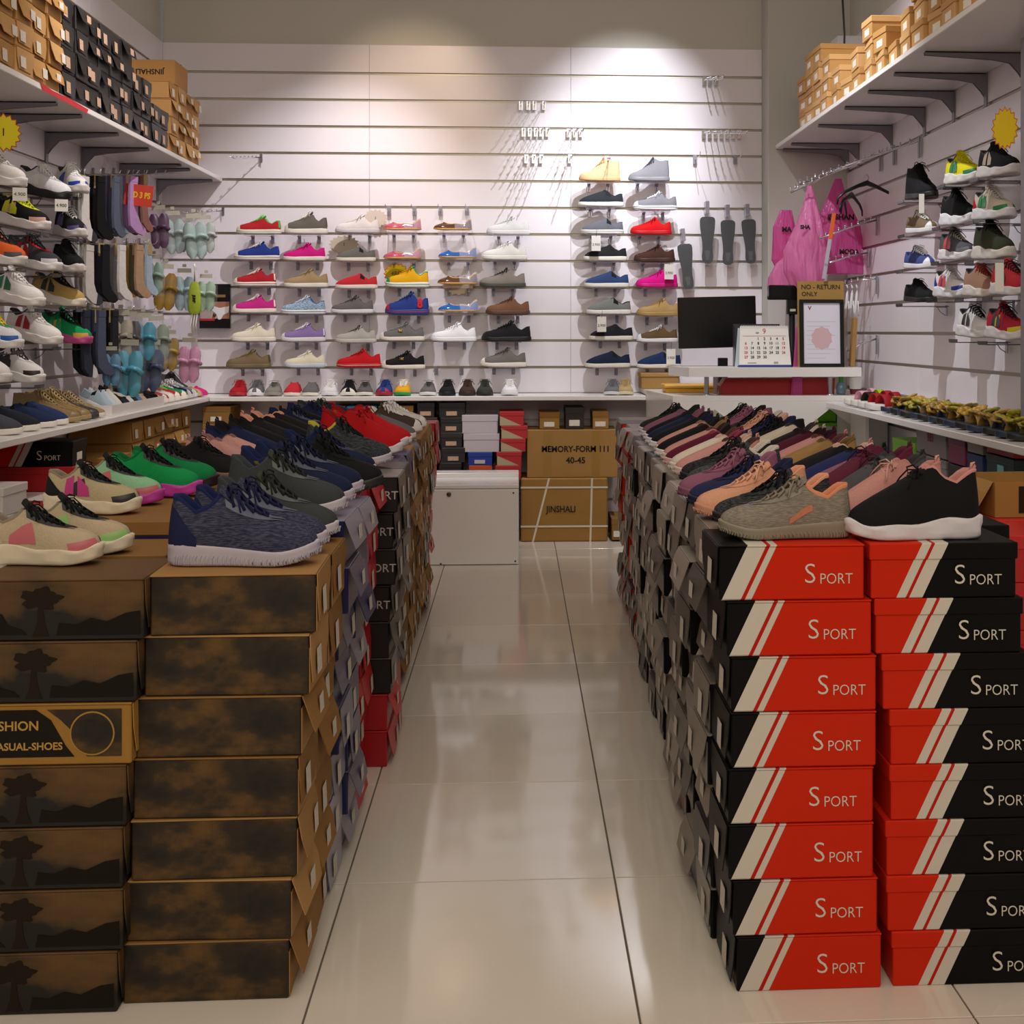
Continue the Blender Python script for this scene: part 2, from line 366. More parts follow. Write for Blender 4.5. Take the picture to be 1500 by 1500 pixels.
# framed licence
p = onY(1205, 536, DY+.03)
t = thing('picture_frame', 'black framed certificate with a faded red crest', 'frame', (p.x, p.y, cz), (math.radians(-3), 0, 0))
fw, fh = .127, .385
MB().box(-fw, fw, 0, .02, 0, .02, .002).box(-fw, fw, 0, .02, fh-.02, fh, .002).box(-fw, -fw+.022, 0, .02, .02, fh-.02, .002).box(fw-.022, fw, 0, .02, .02, fh-.02, .002).build('moulding', M_BLACK, t)
MB().box(-fw+.02, fw-.02, .01, .012, .015, fh-.015).build('certificate', mat('e4e2ee', .3), t)
cr = MB(); cr.prism([(.055*math.cos(q*PI/10)*(1+.12*(q % 2)), .165+.06*math.sin(q*PI/10)*(1+.12*(q % 2))) for q in range(20)], 'y', .0092, .0099)
cr.build('crest_print', mat('d8b4ba', .7), t)
inst(text_mesh('V', .03, bold=.001), 'emblem', mat('8a3038', .7), t, (-.068, .0095, fh-.05), (PI/2, 0, 0))
ln = MB()
for k in range(9): ln.box(-.085, .02+.06*((k*7) % 3)/2, .0094, .0099, .05+k*.026, .0515+k*.026)
ln.build('certificate_text', mat('b8b0b6', .7), t)
# cardboard sign behind frame
t = thing('cardboard_sign', 'brown cardboard sign handwritten NO RETURN behind the frame', 'sign', (p.x, p.y+.03, cz), (math.radians(-2), 0, 0))
MB().box(-.135, .135, 0, .005, 0, .49, .001).build('board', card('a8834a'), t)
inst(text_mesh('NO - RETURN', .036, sx=1.0, bold=.0005), 'handwriting', M_INK, t, (0, -.001, .455), (PI/2, 0, 0))
inst(text_mesh('ONLY', .034, bold=.0004), 'handwriting', M_INK, t, (-.065, -.001, .415), (PI/2, 0, 0))
# bottle and cup
p = onY(1232, 577, DY+.12)
t = thing('bottle', 'small pale blue bottle with green cap by the cup', 'bottle', (p.x, p.y, .936))
MB().lathe([(.024, 0), (.027, .01), (.027, .05), (.02, .065), (.01, .075)], n=14).build('body', mat('8fb6cf', .1, 0, 0, 40, 0, .4), t)
MB().lathe([(.014, .072), (.014, .1), (.011, .104)], n=12).build('cap', mat('4fae4a', .4), t)
p = onY(1253, 577, DY+.06)
t = thing('paper_cup', 'white paper cup with a dark red printed band', 'cup', (p.x, p.y, .936))
MB().lathe([(.028, 0), (.039, .1), (.041, .1), (.041, .104), (.036, .104), (.027, .004)], n=18).build('cup_body', mat('ece8e2', .5), t)
MB().lathe([(.0288, .004), (.0322, .034)], n=18, cap=False).build('red_band', mat('6a1f24', .5), t)

# podium in the aisle
p0 = onZ(622, 828, 0); p1 = onZ(760, 828, 0)
t = thing('white_cabinet', 'low white laminate cabinet standing at the aisle end with round lock', 'cabinet', (p0.x, p0.y, 0))
W_ = p1.x-p0.x+.03; PX = p0.x-.03
MB().box(-.03, W_-.03, .0, .5, 0, .425, .002).build('body', M_LAM, t)
MB().box(-.03, W_-.03, -.012, .5, .425, .445, .002).box(-.03, W_-.03, .35, .5, .445, .47, .002).build('top_board', M_LAM, t)
MB().box(-.026, W_-.034, -.014, -.001, .004, .42, .002).build('front_door', M_LAM, t)
MB().lathe([(.013, 0), (.013, .006), (.009, .008)], n=14).build('lock', mat('5a5650', .3, .8), t, (.135, -.014, .395), (PI/2, 0, 0))
for (x, z) in ((W_-.06, .40), (W_-.05, .02), (.09, .01)):
    MB().lathe([(.005, 0), (.005, .002)], n=8).build('screw', M_INK, t, (x, -.014, z), (PI/2, 0, 0))
# ================================================================= SHOE GENERATOR
def interp(tab, x):
    if x <= tab[0][0]: return tab[0][1:]
    for a, b in zip(tab[:-1], tab[1:]):
        if x <= b[0]:
            t = (x-a[0])/(b[0]-a[0]); t = t*t*(3-2*t) if False else t
            return tuple(p+(q-p)*t for p, q in zip(a[1:], b[1:]))
    return tab[-1][1:]
WID = [(0, 0), (.006, .035), (.02, .062), (.06, .098), (.12, .118), (.2, .124), (.3, .12), (.42, .124), (.55, .146), (.66, .166), (.74, .172), (.82, .164), (.89, .140), (.94, .108), (.975, .07), (.994, .035), (1, 0)]
def hw(x, k=1): return interp(WID, x)[0]*k
# style: sole heel/toe thickness, spring, topline table (s, x, y, z above sole line)
def top_tab(hh, zd, zt, zv, xt=.37, xv=.69, yt=.06, yv=.03, xh=.03):
    return [(0, xh, 0, hh), (.09, xh+.012, .05, hh*.985), (.17, xh+.06, .078, hh*.92+zd*.08), (.27, .2, .086, zd), (.36, .30, .083, zd+(zt-zd)*.35), (.44, xt, yt, zt),
            (.52, xt+.05, yt*.85, zt-.012), (.75, (xt+xv)/2+.03, (yt+yv)/2, (zt+zv)/2-.012), (.92, xv-.02, yv, zv+.01), (1, xv, 0, zv)]
ST = {
 'canvas':  dict(th=(.10, .085), spring=.03, top=top_tab(.20, .125, .275, .125), hb=.125, flare=1.04, lace=6, cap=True, tongue=.05),
 'hightop': dict(th=(.10, .085), spring=.03, top=top_tab(.40, .37, .43, .125, xt=.36), hb=.125, flare=1.04, lace=8, cap=True, tongue=.03),
 'slipon':  dict(th=(.10, .085), spring=.02, top=top_tab(.18, .12, .26, .235, xt=.40, xv=.47, yt=.07, yv=.06), hb=.125, flare=1.03, lace=0, tongue=0, gore=True),
 'runner':  dict(th=(.125, .08), spring=.06, top=top_tab(.26, .17, .275, .125, xt=.37, xv=.66), hb=.11, rl=.32, flare=1.05, lace=5, tongue=.05, groove=True, pad=.018, heelcup=True),
 'chunky':  dict(th=(.18, .12), spring=.05, top=top_tab(.24, .17, .29, .12, xt=.37, xv=.68), hb=.13, flare=1.12, lace=6, tongue=.08, wave=True, pad=.02, heelcup=True, over=True),
 'knit':    dict(th=(.11, .08), spring=.05, top=top_tab(.25, .16, .27, .235, xt=.36, xv=.45, yt=.07, yv=.05), hb=.115, rl=.32, flare=1.07, lace=0, tongue=0, groove=True, rib=True, tab=True),
 'sock':    dict(th=(.16, .10), spring=.05, top=top_tab(.34, .25, .37, .34, xt=.36, xv=.43, yt=.07, yv=.05), hb=.125, flare=1.09, lace=4, tongue=.04, wave=True, tab=True, closed=True),
 'flat':    dict(th=(.035, .03), spring=.02, top=top_tab(.17, .07, .09, .10, xt=.45, xv=.72, yt=.09, yv=.055), hb=.07, flare=1.0, lace=0, tongue=0, bow=True),
}
NS = 26; NV = 8
def sole_z(S, x):
    th = S['th'][0]+(S['th'][1]-S['th'][0])*min(1, max(0, (x-.15)/.6)); sp = S['spring']*max(0, (x-.70)/.30)**2
    hs = .012*max(0, (.08-x)/.08)**2
    return sp+hs, sp+th
def usurf(S, s, side, v, off=0):
    x = (1-math.cos(PI*s))/2; x = .012+x*.976; y = hw(x, .965); zb = sole_z(S, x)[1]-.012
    tx, ty, tz = interp(S['top'], s); tz = tz+S['th'][0]
    k = min(1, max(0, (s-.36)/.2)); k = k*k*(3-2*k)
    H = tz-zb; hb = S['hb']
    P0 = (x, y, zb)
    A1 = (x, y*1.06, zb+.4*H); A2 = (x+(tx-x)*.7, y+(ty-y)*.55, zb+.78*H)
    B1 = (x, y*1.02, zb+.62*hb); B2 = (x+(tx-x)*S.get('rl', .24), y+(ty-y)*.28, zb+min(hb*1.1, hb+.35*(H-hb)))
    P1 = [a+(b-a)*k for a, b in zip(A1, B1)]; P2 = [a+(b-a)*k for a, b in zip(A2, B2)]; P3 = (tx, ty, tz)
    w0 = (1-v)**3; w1 = 3*v*(1-v)**2; w2 = 3*v*v*(1-v); w3 = v**3
    p = [w0*a+w1*b+w2*c+w3*d for a, b, c, d in zip(P0, P1, P2, P3)]
    if off:
        cx_ = min(max(p[0], .12), .72); d = Vector((p[0]-cx_, p[1], (p[2]-zb)*1.2+.004)); d = d.normalized()*off
        p = [p[0]+d.x, p[1]+d.y, p[2]+d.z]
    return (p[0], p[1]*side, p[2])
def ring(S, v, off=0, n=NS):
    out = [usurf(S, i/n, 1, v, off) for i in range(n+1)]+[usurf(S, i/n, -1, v, off) for i in range(n-1, 0, -1)]
    return [(p[0]-.5, p[1], p[2]) for p in out]
def patch(mb, S, s0, s1, v0, v1, off, side, n=8, m=4, vf=None):
    G = []
    for i in range(n+1):
        s = s0+(s1-s0)*i/n; r = []
        for j in range(m+1):
            a, b = (v0, v1) if vf is None else vf(i/n)
            p = usurf(S, s, side, a+(b-a)*j/m, off); r.append((p[0]-.5, p[1], p[2]))
        G.append(r)
    return mb.grid(G)
SM = {}
def shoe_meshes(style):
    if style in SM: return SM[style]
    S = ST[style]; out = {}
    m = MB(); m.grid([ring(S, j/NV) for j in range(NV+1)], closed=True); out['upper'] = m.mesh('upper')
    # sole
    def srow(k, zf, offs=0):
        r = []
        for i in range(2*NS):
            s = i/NS if i <= NS else (2*NS-i)/NS; side = 1 if i <= NS else -1
            x = (1-math.cos(PI*s))/2; lo, hi = sole_z(S, .012+x*.976); kk = k
            if S.get('wave') and 0 < zf < 1: kk = k*(1+.045*math.sin(s*PI*9)*(1 if zf > .4 else -1))
            if S.get('groove') and .1 < zf < .9 and i % 2: kk = k*.965
            z = lo+(hi-lo)*zf+(.012*math.sin(s*PI*7) if S.get('wave') and zf >= .8 else 0)
            X = .5+(x-.5)*(1+(kk-1)*.45)
            r.append((X-.5, hw(min(1, max(0, x)), .985)*kk*side if 0 < x < 1 else 0, z))
        return r
    f = S['flare']; m = MB()
    G = [srow(.5, 0), srow(.93*f, 0), srow(f, .14), srow(f*1.0, .38), srow(f*.985, .68), srow(f*.99, .92), srow(f*.95, 1.0), srow(f*.86, 1.0)]
    m.grid(G, closed=True); n = len(G[0]); m.f.append(tuple(range(n))); m.sm.append(False); out['sole'] = m.mesh('sole')
    m = MB(); G = [srow(f*1.004, .50), srow(f*1.012, .56), srow(f*1.004, .62)] if not S.get('wave') else [srow(f*1.0, .02), srow(f*1.02, .08), srow(f*1.0, .2)]
    m.grid(G, closed=True); out['sole_stripe'] = m.mesh('sole_stripe')
    if S.get('groove') or S.get('wave'):
        m = MB()
        for i in range(5, 2*NS-4 if 0 else 2*NS-4, 1):
            for q in (0, .5):
                a = srow(f*1.012, .06)[i]; b = srow(f*1.018, .34)[i]; c = srow(f*1.012, .52)[i]; d = srow(f*1.012, .06)[(i+1) % (2*NS)]; e2 = srow(f*1.018, .34)[(i+1) % (2*NS)]; g = srow(f*1.012, .52)[(i+1) % (2*NS)]
                L3 = [tuple(p+(r_-p)*q for p, r_ in zip(A_, B_)) for A_, B_ in ((a, d), (b, e2), (c, g))]
                if not S.get('wave'): m.tube([L3[0], L3[1], (L3[2][0]+.012, L3[2][1], L3[2][2])], [.005, .007, .002], 3, False)
        if m.v: out['tread_ribs'] = m.mesh('tread_ribs')
    # lining: rolled rim + inside + insole
    nl = int(NS*.46); cs = [i/NS for i in range(nl+1)]
    if style == 'flat': cs = [i/NS for i in range(NS+1)]
    if S.get('closed') or S['lace'] == 0: cs = [i/NS for i in range(NS+1)]
    def cpt(s, side):
        p = usurf(S, s, side, 1); return Vector((p[0]-.5, p[1], p[2]))
    loop = [cpt(s, 1) for s in cs]+[cpt(s, -1) for s in reversed(cs[1:-1] if cs[-1] == 1 else cs[1:])]
    cen = sum(loop, Vector())/len(loop); pad = S.get('pad', .010)
    def lr(sc, dz, flat=None):
        r = []
        for p in loop:
            q = Vector((cen.x+(p.x-cen.x)*sc, cen.y+(p.y-cen.y)*sc, p.z+dz))
            if flat is not None: q.z = flat+(p.z-cen.z)*.1
            r.append(q)
        return r
    m = MB(); zin = S['th'][0]+.015
    G = [lr(1.02, -.012), lr(1.03, pad*.5), lr(.97, pad), lr(.88, pad*.3), lr(.84, -.03), lr(.92, 0, zin+.05), lr(.9, 0, zin), lr(.3, 0, zin)]
    m.grid(G, closed=True); m.f.append(tuple(range(len(m.v)-len(loop), len(m.v)))); m.sm.append(False); out['lining'] = m.mesh('lining')
    # tongue
    if S['lace']:
        tt = S['top']; zt = tt[5][3]+S['th'][0]; xt = tt[5][1]; zv = tt[-1][3]+S['th'][0]; xv = tt[-1][1]
        if S.get('closed'): xv, zv = .70, S['th'][0]+.145; xt = .44; zt = S['th'][0]+.31
        m = MB(); G = []
        for i in range(8):
            t = i/7; x = xv+.01+(xt-.01-xv)*t; z = zv-.012+(zt-zv)*t+.016*math.sin(PI*t)
            if i >= 6: z += S['tongue']*(i-5)*.55; x -= .012*(i-5)
            wy = (.035+.045*t)*(1 if i < 7 else .8)
            G.append([(x-.5, wy*q, z-abs(q)**2*.022-(0.006 if abs(q) == 1 else 0)) for q in (-1, -.5, 0, .5, 1)])
        m.grid(G, thick=.012); out['tongue'] = m.mesh('tongue')
        m = MB(); N = S['lace']; sl = (zt-zv)/(xt-xv)
        def top_at(t): return (xv-.01+(xt+.03-xv)*t, zv+.012+(zt-.006-zv)*t)
        vv = .84; rad = .012 if style in ('canvas', 'hightop') else .0095
        smin, smax = (.50, .62) if S.get('closed') else (.455, .95)
        def sp(s_, sg, v, off):
            p = usurf(S, s_, sg, v, off); return Vector((p[0]-.5, p[1], p[2]))
        for i in range(N):
            for sg in (-1, 1):
                if S.get('closed'):
                    t0 = (i+.35)/N; t1 = min(1, (i+1.05)/N); x0, z0 = top_at(t0); x2, z2 = top_at(t1); y0 = .056+.03*t0
                    m.tube([(x0-.5, -sg*y0, z0-.006), (x0-.5+(x2-x0)*.3, -sg*y0*.5, z0+.022), (x0-.5+(x2-x0)*.7, sg*y0*.5, z2+.02+(z0-z2)*.3), (x2-.5, sg*y0, z2-.006)], .0095, 5); continue
                if sg > 0: continue
                s0 = smax-(smax-smin)*(i+.3)/N; v_ = vv+.12*(s0-.45)/.5
                a_ = sp(s0, -1, v_, .010); b_ = sp(s0, -1, 1, .014); c_ = sp(s0-.02, 1, 1, .014); d_ = sp(s0-.02, 1, v_, .010)
                b_.z += .010; c_.z += .010
                m.tube([a_, b_, (b_+c_)/2+Vector((0, 0, .018)), c_, d_], rad*1.15, 5)
        x1, z1 = top_at(1.0)
        for sg in (-1, 1):   # bow loops and tails
            m.tube([(x1-.5, 0, z1+.02), (x1-.48, sg*.05, z1+.05), (x1-.45, sg*.10, z1+.03), (x1-.46, sg*.105, z1-.02), (x1-.49, sg*.06, z1+.01), (x1-.5, 0, z1+.02)], .007, 5)
            m.tube([(x1-.5, 0, z1+.02), (x1-.44, sg*.06, z1+.015), (x1-.40, sg*.115, z1-.05), (x1-.38, sg*.145, z1-.10)], .0065, 5)
        out['laces'] = m.mesh('laces')
        if not S.get('closed'):
            m = MB()   # eyelet facing
            for side in (1, -1): patch(m, S, .46, .97, .80, 1.0, .006, side, 10, 2)
            out['eyestay'] = m.mesh('eyestay')
    if S.get('cap'):
        m = MB()
        for side in (1, -1): patch(m, S, .80, 1.0, 0, .62, .005, side, 8, 5, lambda t: (0, .12+.62*t**.7))
        out['toe_cap'] = m.mesh('toe_cap')
        m = MB()
        for side in (1, -1): patch(m, S, 0, .11, 0.2, 1.0, .006, side, 3, 4)
        out['heel_strip'] = m.mesh('heel_strip')
    if S.get('heelcup'):
        m = MB()
        for side in (1, -1): patch(m, S, 0, .30, 0, .8, .007, side, 6, 4, lambda t: (0, .82-.62*t*t))
        out['heel_strip'] = m.mesh('heel_counter')
        m = MB()
        for side in (1, -1): patch(m, S, .34, .50, 0.1, .7, .006, side, 4, 4, lambda t: (.05+.1*t, .35+.4*t))
        for side in (1, -1): patch(m, S, .70, 1.0, 0.0, .3, .006, side, 8, 3)
        out['side_panel'] = m.mesh('side_panel')
    if S.get('over'):
        m = MB()
        for side in (1, -1): patch(m, S, .33, .40, .1, .8, .011, side, 4, 5, lambda t: (.1, .78)); patch(m, S, .43, .52, .1, .7, .011, side, 4, 4, lambda t: (.08+.1*t, .72-.2*t))
        out['side_stripe'] = m.mesh('side_stripe')
    if S.get('tab'):
        m = MB(); z = S['top'][0][3]+S['th'][0]
        m.tube([(-.455, 0, z-.02), (-.472, 0, z+.02), (-.466, 0, z+.045), (-.45, 0, z+.04), (-.438, 0, z-.01)], [.010, .012, .012, .012, .009], 6)
        out['pull_tab'] = m.mesh('pull_tab')
    if S.get('gore'):
        m = MB()
        for side in (1, -1): patch(m, S, .36, .44, .55, 1.0, .005, side, 3, 4)
        out['elastic_gore'] = m.mesh('elastic_gore')
    if S.get('bow'):
        m = MB(); z = S['top'][-1][3]+S['th'][0]
        for sg in (-1, 1): m.lathe([(.004, -.012), (.03, -.008), (.035, 0), (.03, .008), (.004, .012)], (.22, sg*.028, z+.01), 8)
        out['bow'] = m.mesh('bow')
    SM[style] = out; return out
ALLSHOES = []
def shoe(style, toe, yaw, L, cols, label, group, pitch=0, roll=0, wide=1.0, cat='shoe', name=None, hs=1.0):
    """toe = point under the toe tip; yaw: direction heel->toe in plan; pitch raises the heel"""
    dirv = Vector((math.cos(yaw), math.sin(yaw), 0))
    R = Matrix.Rotation(yaw, 4, 'Z') @ Matrix.Rotation(pitch, 4, 'Y') @ Matrix.Rotation(roll, 4, 'X')
    c = Vector(toe)-(R @ Vector((L/2, 0, 0)))
    nm = name or {'canvas': 'canvas_sneaker', 'hightop': 'high_top_sneaker', 'slipon': 'slip_on_shoe', 'runner': 'running_shoe', 'chunky': 'chunky_sneaker', 'knit': 'knit_slip_on', 'sock': 'sock_sneaker', 'flat': 'jelly_flat'}[style]
    t = thing(nm, label, cat, group=group); t.location = c; t.rotation_euler = R.to_euler(); t.scale = (L, L*wide, L*hs)
    M = shoe_meshes(style); up = cols['upper']
    upm = up if not isinstance(up, str) else fab(up)
    P = {'upper': upm, 'sole': fm(cols.get('sole', 'efe9dc')), 'lining': fab(cols.get('lining', cols.get('accent', 'cfc8bd') if not isinstance(up, str) else up)),
         'tongue': fab(cols.get('tongue', up)) if isinstance(cols.get('tongue', up), str) else upm,
         'laces': fab(cols.get('lace', 'ece6da')), 'toe_cap': fm(cols['cap']) if cols.get('cap') else upm,
         'heel_strip': fab(cols['accent']) if cols.get('accent') else upm, 'side_panel': fm(cols['panel']) if cols.get('panel') else None,
         'side_stripe': fm(cols['stripe']) if cols.get('stripe') else None, 'eyestay': fm(cols['stay']) if cols.get('stay') else upm,
         'sole_stripe': fm(cols['line']) if cols.get('line') else None, 'pull_tab': fab(cols['tab']) if cols.get('tab') else upm, 'elastic_gore': M_BLACKM, 'bow': upm, 'tread_ribs': fm(cols.get('sole', 'efe9dc'))}
    for k, me in M.items():
        if P.get(k) is None: continue
        if k == 'toe_cap' and not cols.get('cap'): continue
        if k == 'heel_strip' and not cols.get('accent'): continue
        if k in ('laces', 'tongue') and cols.get('nolace'): continue
        o = inst(me, k, P[k], t)
        if k in ('tread_ribs', 'side_panel', 'elastic_gore', 'side_stripe'): o['kind'] = 'stuff'
    ALLSHOES.append(t); return t
def fm(c): return c if not isinstance(c, str) else mat(c, .45, 0, .05, 20)

# ================================================================= BACK WALL SHOES
def clip_shelf(x, y, z, L, label, g):
    t = thing('shoe_holder', label, 'shoe holder', (x, y, z), group=g)
    inst(HOLD[0], 'plate', M_CLEAR, t)
    for s in (-1, 1): inst(HOLD[1], 'clip', M_CLIP, t, (s*.062, .066, 0))
M_CLIP = mat('a09caa', .2, .5)
HOLD = [MB().box(-.095, .095, -.055, .06, -.004, 0, .0012).box(-.095, .095, -.058, -.055, -.002, .010).mesh('plate'),
        MB().box(-.011, .011, -.004, .0, -.05, .004, .001).box(-.008, .008, -.05, -.004, -.008, -.004).tube([(0, -.006, -.045), (0, -.03, -.03), (0, -.045, -.008)], .0022, 5).mesh('clip')]
COLN = ['first', 'second', 'third', 'fourth', 'fifth', 'sixth', 'seventh', 'eighth']
W_ = 'efe8da'
wall = {
0: [(348, 413, 344, 'canvas', dict(upper='b3232c', sole='efe8da', line='53c04e', lace='6fd45f', cap='efe8da', lining='4fbf5c', accent='4fbf5c', tongue='4fbf5c'), 'red canvas shoe with green collar and laces'),
    (345, 411, 382, 'canvas', dict(upper='263a86', sole=W_, cap=W_, line='26366e', accent='2d4596'), 'royal blue canvas sneaker with cream sole'),
    (344, 406, 420, 'canvas', dict(upper='b0242e', sole=W_, cap=W_, line='a02030', accent=W_), 'dark red canvas sneaker with white heel strip'),
    (342, 406, 459, 'canvas', dict(upper='c92c86', sole=W_, cap=W_, accent=W_), 'magenta canvas sneaker with cream toe'),
    (341, 405, 501, 'canvas', dict(upper='e8dfc8', sole=W_, cap=W_, lace='efe6d2', accent='e6dcc4'), 'all cream canvas sneaker with hanging lace'),
    (333, 398, 540, 'canvas', dict(upper='7c6b4e', sole='77694c', cap='6e6044', lace='857551', accent='564a3a'), 'khaki brown canvas sneaker')],
1: [(418, 481, 344, 'canvas', dict(upper='6c655c', sole=W_, cap=W_, accent='625b52'), 'taupe padded canvas shoe with cream laces', 1.25),
    (416, 478, 383, 'canvas', dict(upper='d21c80', sole=W_, lace='c41a78', cap='d21c80'), 'bright pink canvas shoe with pink laces'),
    (417, 482, 422, 'canvas', dict(upper='a88f68', sole=W_, cap='a88f68', lace='a88f68'), 'tan canvas shoe with cream sole'),
    (413, 478, 461, 'canvas', dict(upper=knit('3f77a3', 'cfdde4'), sole='eef0f2', line='3b4a66', lace='dfe8ee', lining='42709c'), 'blue and white striped canvas shoe'),
    (413, 478, 501, 'canvas', dict(upper='8f78ac', sole='ece8ea', cap='e8e2ea', lace='f0eef2', accent='e8e0ee'), 'lavender canvas sneaker with white toe'),
    (418, 478, 539, 'canvas', dict(upper='e9e1c6', sole='cfdbe6', lace='f4f0e4', cap='efe8d4'), 'cream canvas shoe on a pale blue sole')],
2: [(492, 557, 343, 'canvas', dict(upper='e8e0dc', sole='d8d0d4', lace='efe9e6'), 'white canvas shoe half hidden by a price star'),
    (493, 551, 384, 'slipon', dict(upper='6f6d66', sole=W_), 'grey slip-on with thick cream sole'),
    (492, 554, 424, 'slipon', dict(upper='cb3038', sole=W_), 'coral red slip-on with cream sole'),
    (486, 548, 460, 'canvas', dict(upper='6d6966', sole='e6e6ea', lace='4c4a48'), 'grey canvas shoe with white sole'),
    (492, 552, 503, 'canvas', dict(upper='b5b0a6', sole='c9c5bd', lace='55524c'), 'pale grey velvet shoe with dark laces'),
    (494, 559, 539, 'canvas', dict(upper='c81a22', sole='c81a22', line='f0e0d8', lace='b0141c'), 'bright red canvas shoe with white sole line')],
3: [(561, 618, 342, 'flat', 'pink', 'top pink jelly flat with clear heel'),
    (562, 618, 384, 'flat', 'pink', 'pink jelly flat above the yellow shoe'),
    (566, 629, 422, 'canvas', dict(upper='e8ac18', sole='f2f0e6', cap='2d9a4c', lining='1fa45c', tongue='1fa45c', lace='c89010', line='2d9a4c'), 'yellow canvas shoe with green toe and collar', 1.2),
    (565, 629, 462, 'canvas', dict(upper='2b3f86', sole='2b3f86', line='c02230', cap='c02230', lace='24356e', accent='26387a'), 'navy canvas shoe with red number 8 and red toe', 1.25),
    (557, 622, 500, 'canvas', dict(upper='6f6c6a', sole=W_, cap=W_, lace='8a8886'), 'grey shoe with metallic ribbon and gold bee'),
    (560, 623, 541, 'canvas', dict(upper='1c1a1c', sole=W_, cap=W_, lace='151515'), 'black shoe with ribbon lace and gold bee')],
4: [(635, 692, 342, 'flat', 'brown', 'top brown jelly flat with clear heel'),
    (642, 699, 383, 'flat', 'blue', 'upper blue jelly flat with clear heel'),
    (641, 700, 421, 'flat', 'brown', 'brown jelly flat between the two blue ones'),
    (642, 701, 461, 'flat', 'blue', 'lower blue jelly flat above the white sneaker'),
    (632, 698, 501, 'canvas', dict(upper='f4f4f6', sole='f2f2f4', lace='f6f6f8', cap='f4f4f6'), 'white canvas sneaker below the jelly flats')],
5: [(713, 776, 345, 'canvas', dict(upper='f2f2f2', sole='f4f4f6', lace='d8d8da', cap='f2f2f2'), 'bright white sneaker topping its column'),
    (706, 772, 382, 'canvas', dict(upper='eeede6', sole='f0efe8', lace='efeee8'), 'off white sneaker with raised tongue'),
    (703, 770, 422, 'canvas', dict(upper='8a8178', sole='4c4d44', lace='2e2a28', cap='8a8178'), 'taupe sneaker with dark olive sole'),
    (712, 776, 462, 'canvas', dict(upper='7a563e', sole='5c4030', lace='5a3c2c', cap='70503a'), 'brown leather sneaker with brown sole'),
    (706, 778, 501, 'canvas', dict(upper='1e1d20', sole='161618', lace='131315', cap='1a1a1c'), 'all black canvas sneaker'),
    (704, 771, 538, 'canvas', dict(upper='756e68', sole=W_, lace='5c5752', cap='efe8da'), 'grey canvas sneaker with cream toe')],
6: [(848, 908, 267, 'hightop', dict(upper='e2bd93', sole='d9b07e', lace='d4a878', cap='e0b88c', accent='e0b88c'), 'beige high top sneaker'),
    (847, 913, 304, 'slipon', dict(upper='2b3138', sole='f2efe8'), 'charcoal slip-on with a zip'),
    (851, 913, 344, 'slipon', dict(upper='6b6d76', sole='f4f2ee', line='7a4a3a'), 'grey slip-on with a hanging price tag'),
    (855, 918, 383, 'slipon', dict(upper='26262a', sole='f4f0e6'), 'black slip-on with cream side stripes'),
    (856, 921, 422, 'slipon', dict(upper='344a76', sole='f2efe6'), 'denim blue slip-on'),
    (859, 924, 461, 'slipon', dict(upper='7f827e', sole='f4f2ee', lining='18181a', accent='18181a'), 'pale grey slip-on with price tag'),
    (863, 927, 499, 'slipon', dict(upper='23242a', sole='efebe0'), 'black slip-on with patterned side'),
    (857, 923, 539, 'slipon', dict(upper='1f2a42', sole='efebe0'), 'dark navy slip-on above the counter')],
7: [(920, 980, 267, 'hightop', dict(upper='88868e', sole='8c8a92', lace='4e4c54', cap='8a8890', accent='7c8a90'), 'grey high top sneaker with dark laces'),
    (927, 991, 309, 'canvas', dict(upper='85848c', sole='f4f4f8', line='4a5688', lace='fafafa', cap='f2f2f6'), 'grey canvas sneaker with white laces'),
    (923, 983, 345, 'canvas', dict(upper='cf1218', sole='c41018', lace='c01016', cap='cc1218'), 'glossy red sneaker all one colour'),
    (928, 988, 385, 'canvas', dict(upper='4a2f26', sole='43291f', lace='3c241c', cap='4a2f26'), 'dark brown leather sneaker with price tag'),
    (931, 992, 422, 'canvas', dict(upper='e0148c', sole='dc128a', lace='c81080', cap='de1489'), 'all hot pink sneaker'),
    (933, 995, 464, 'canvas', dict(upper='bb9a64', sole='b3925c', lace='b08c52', cap='b8965e'), 'tan sneaker with hanging lace'),
    (932, 992, 502, 'canvas', dict(upper='6a5338', sole='eef0f4', lace='f4f4f4', cap='eef0f4'), 'brown canvas sneaker with white laces and sole'),
    (932, 997, 540, 'slipon', dict(upper='22345e', sole='efebe0'), 'navy slip-on at the foot of the last column')]}
YS = 7.905
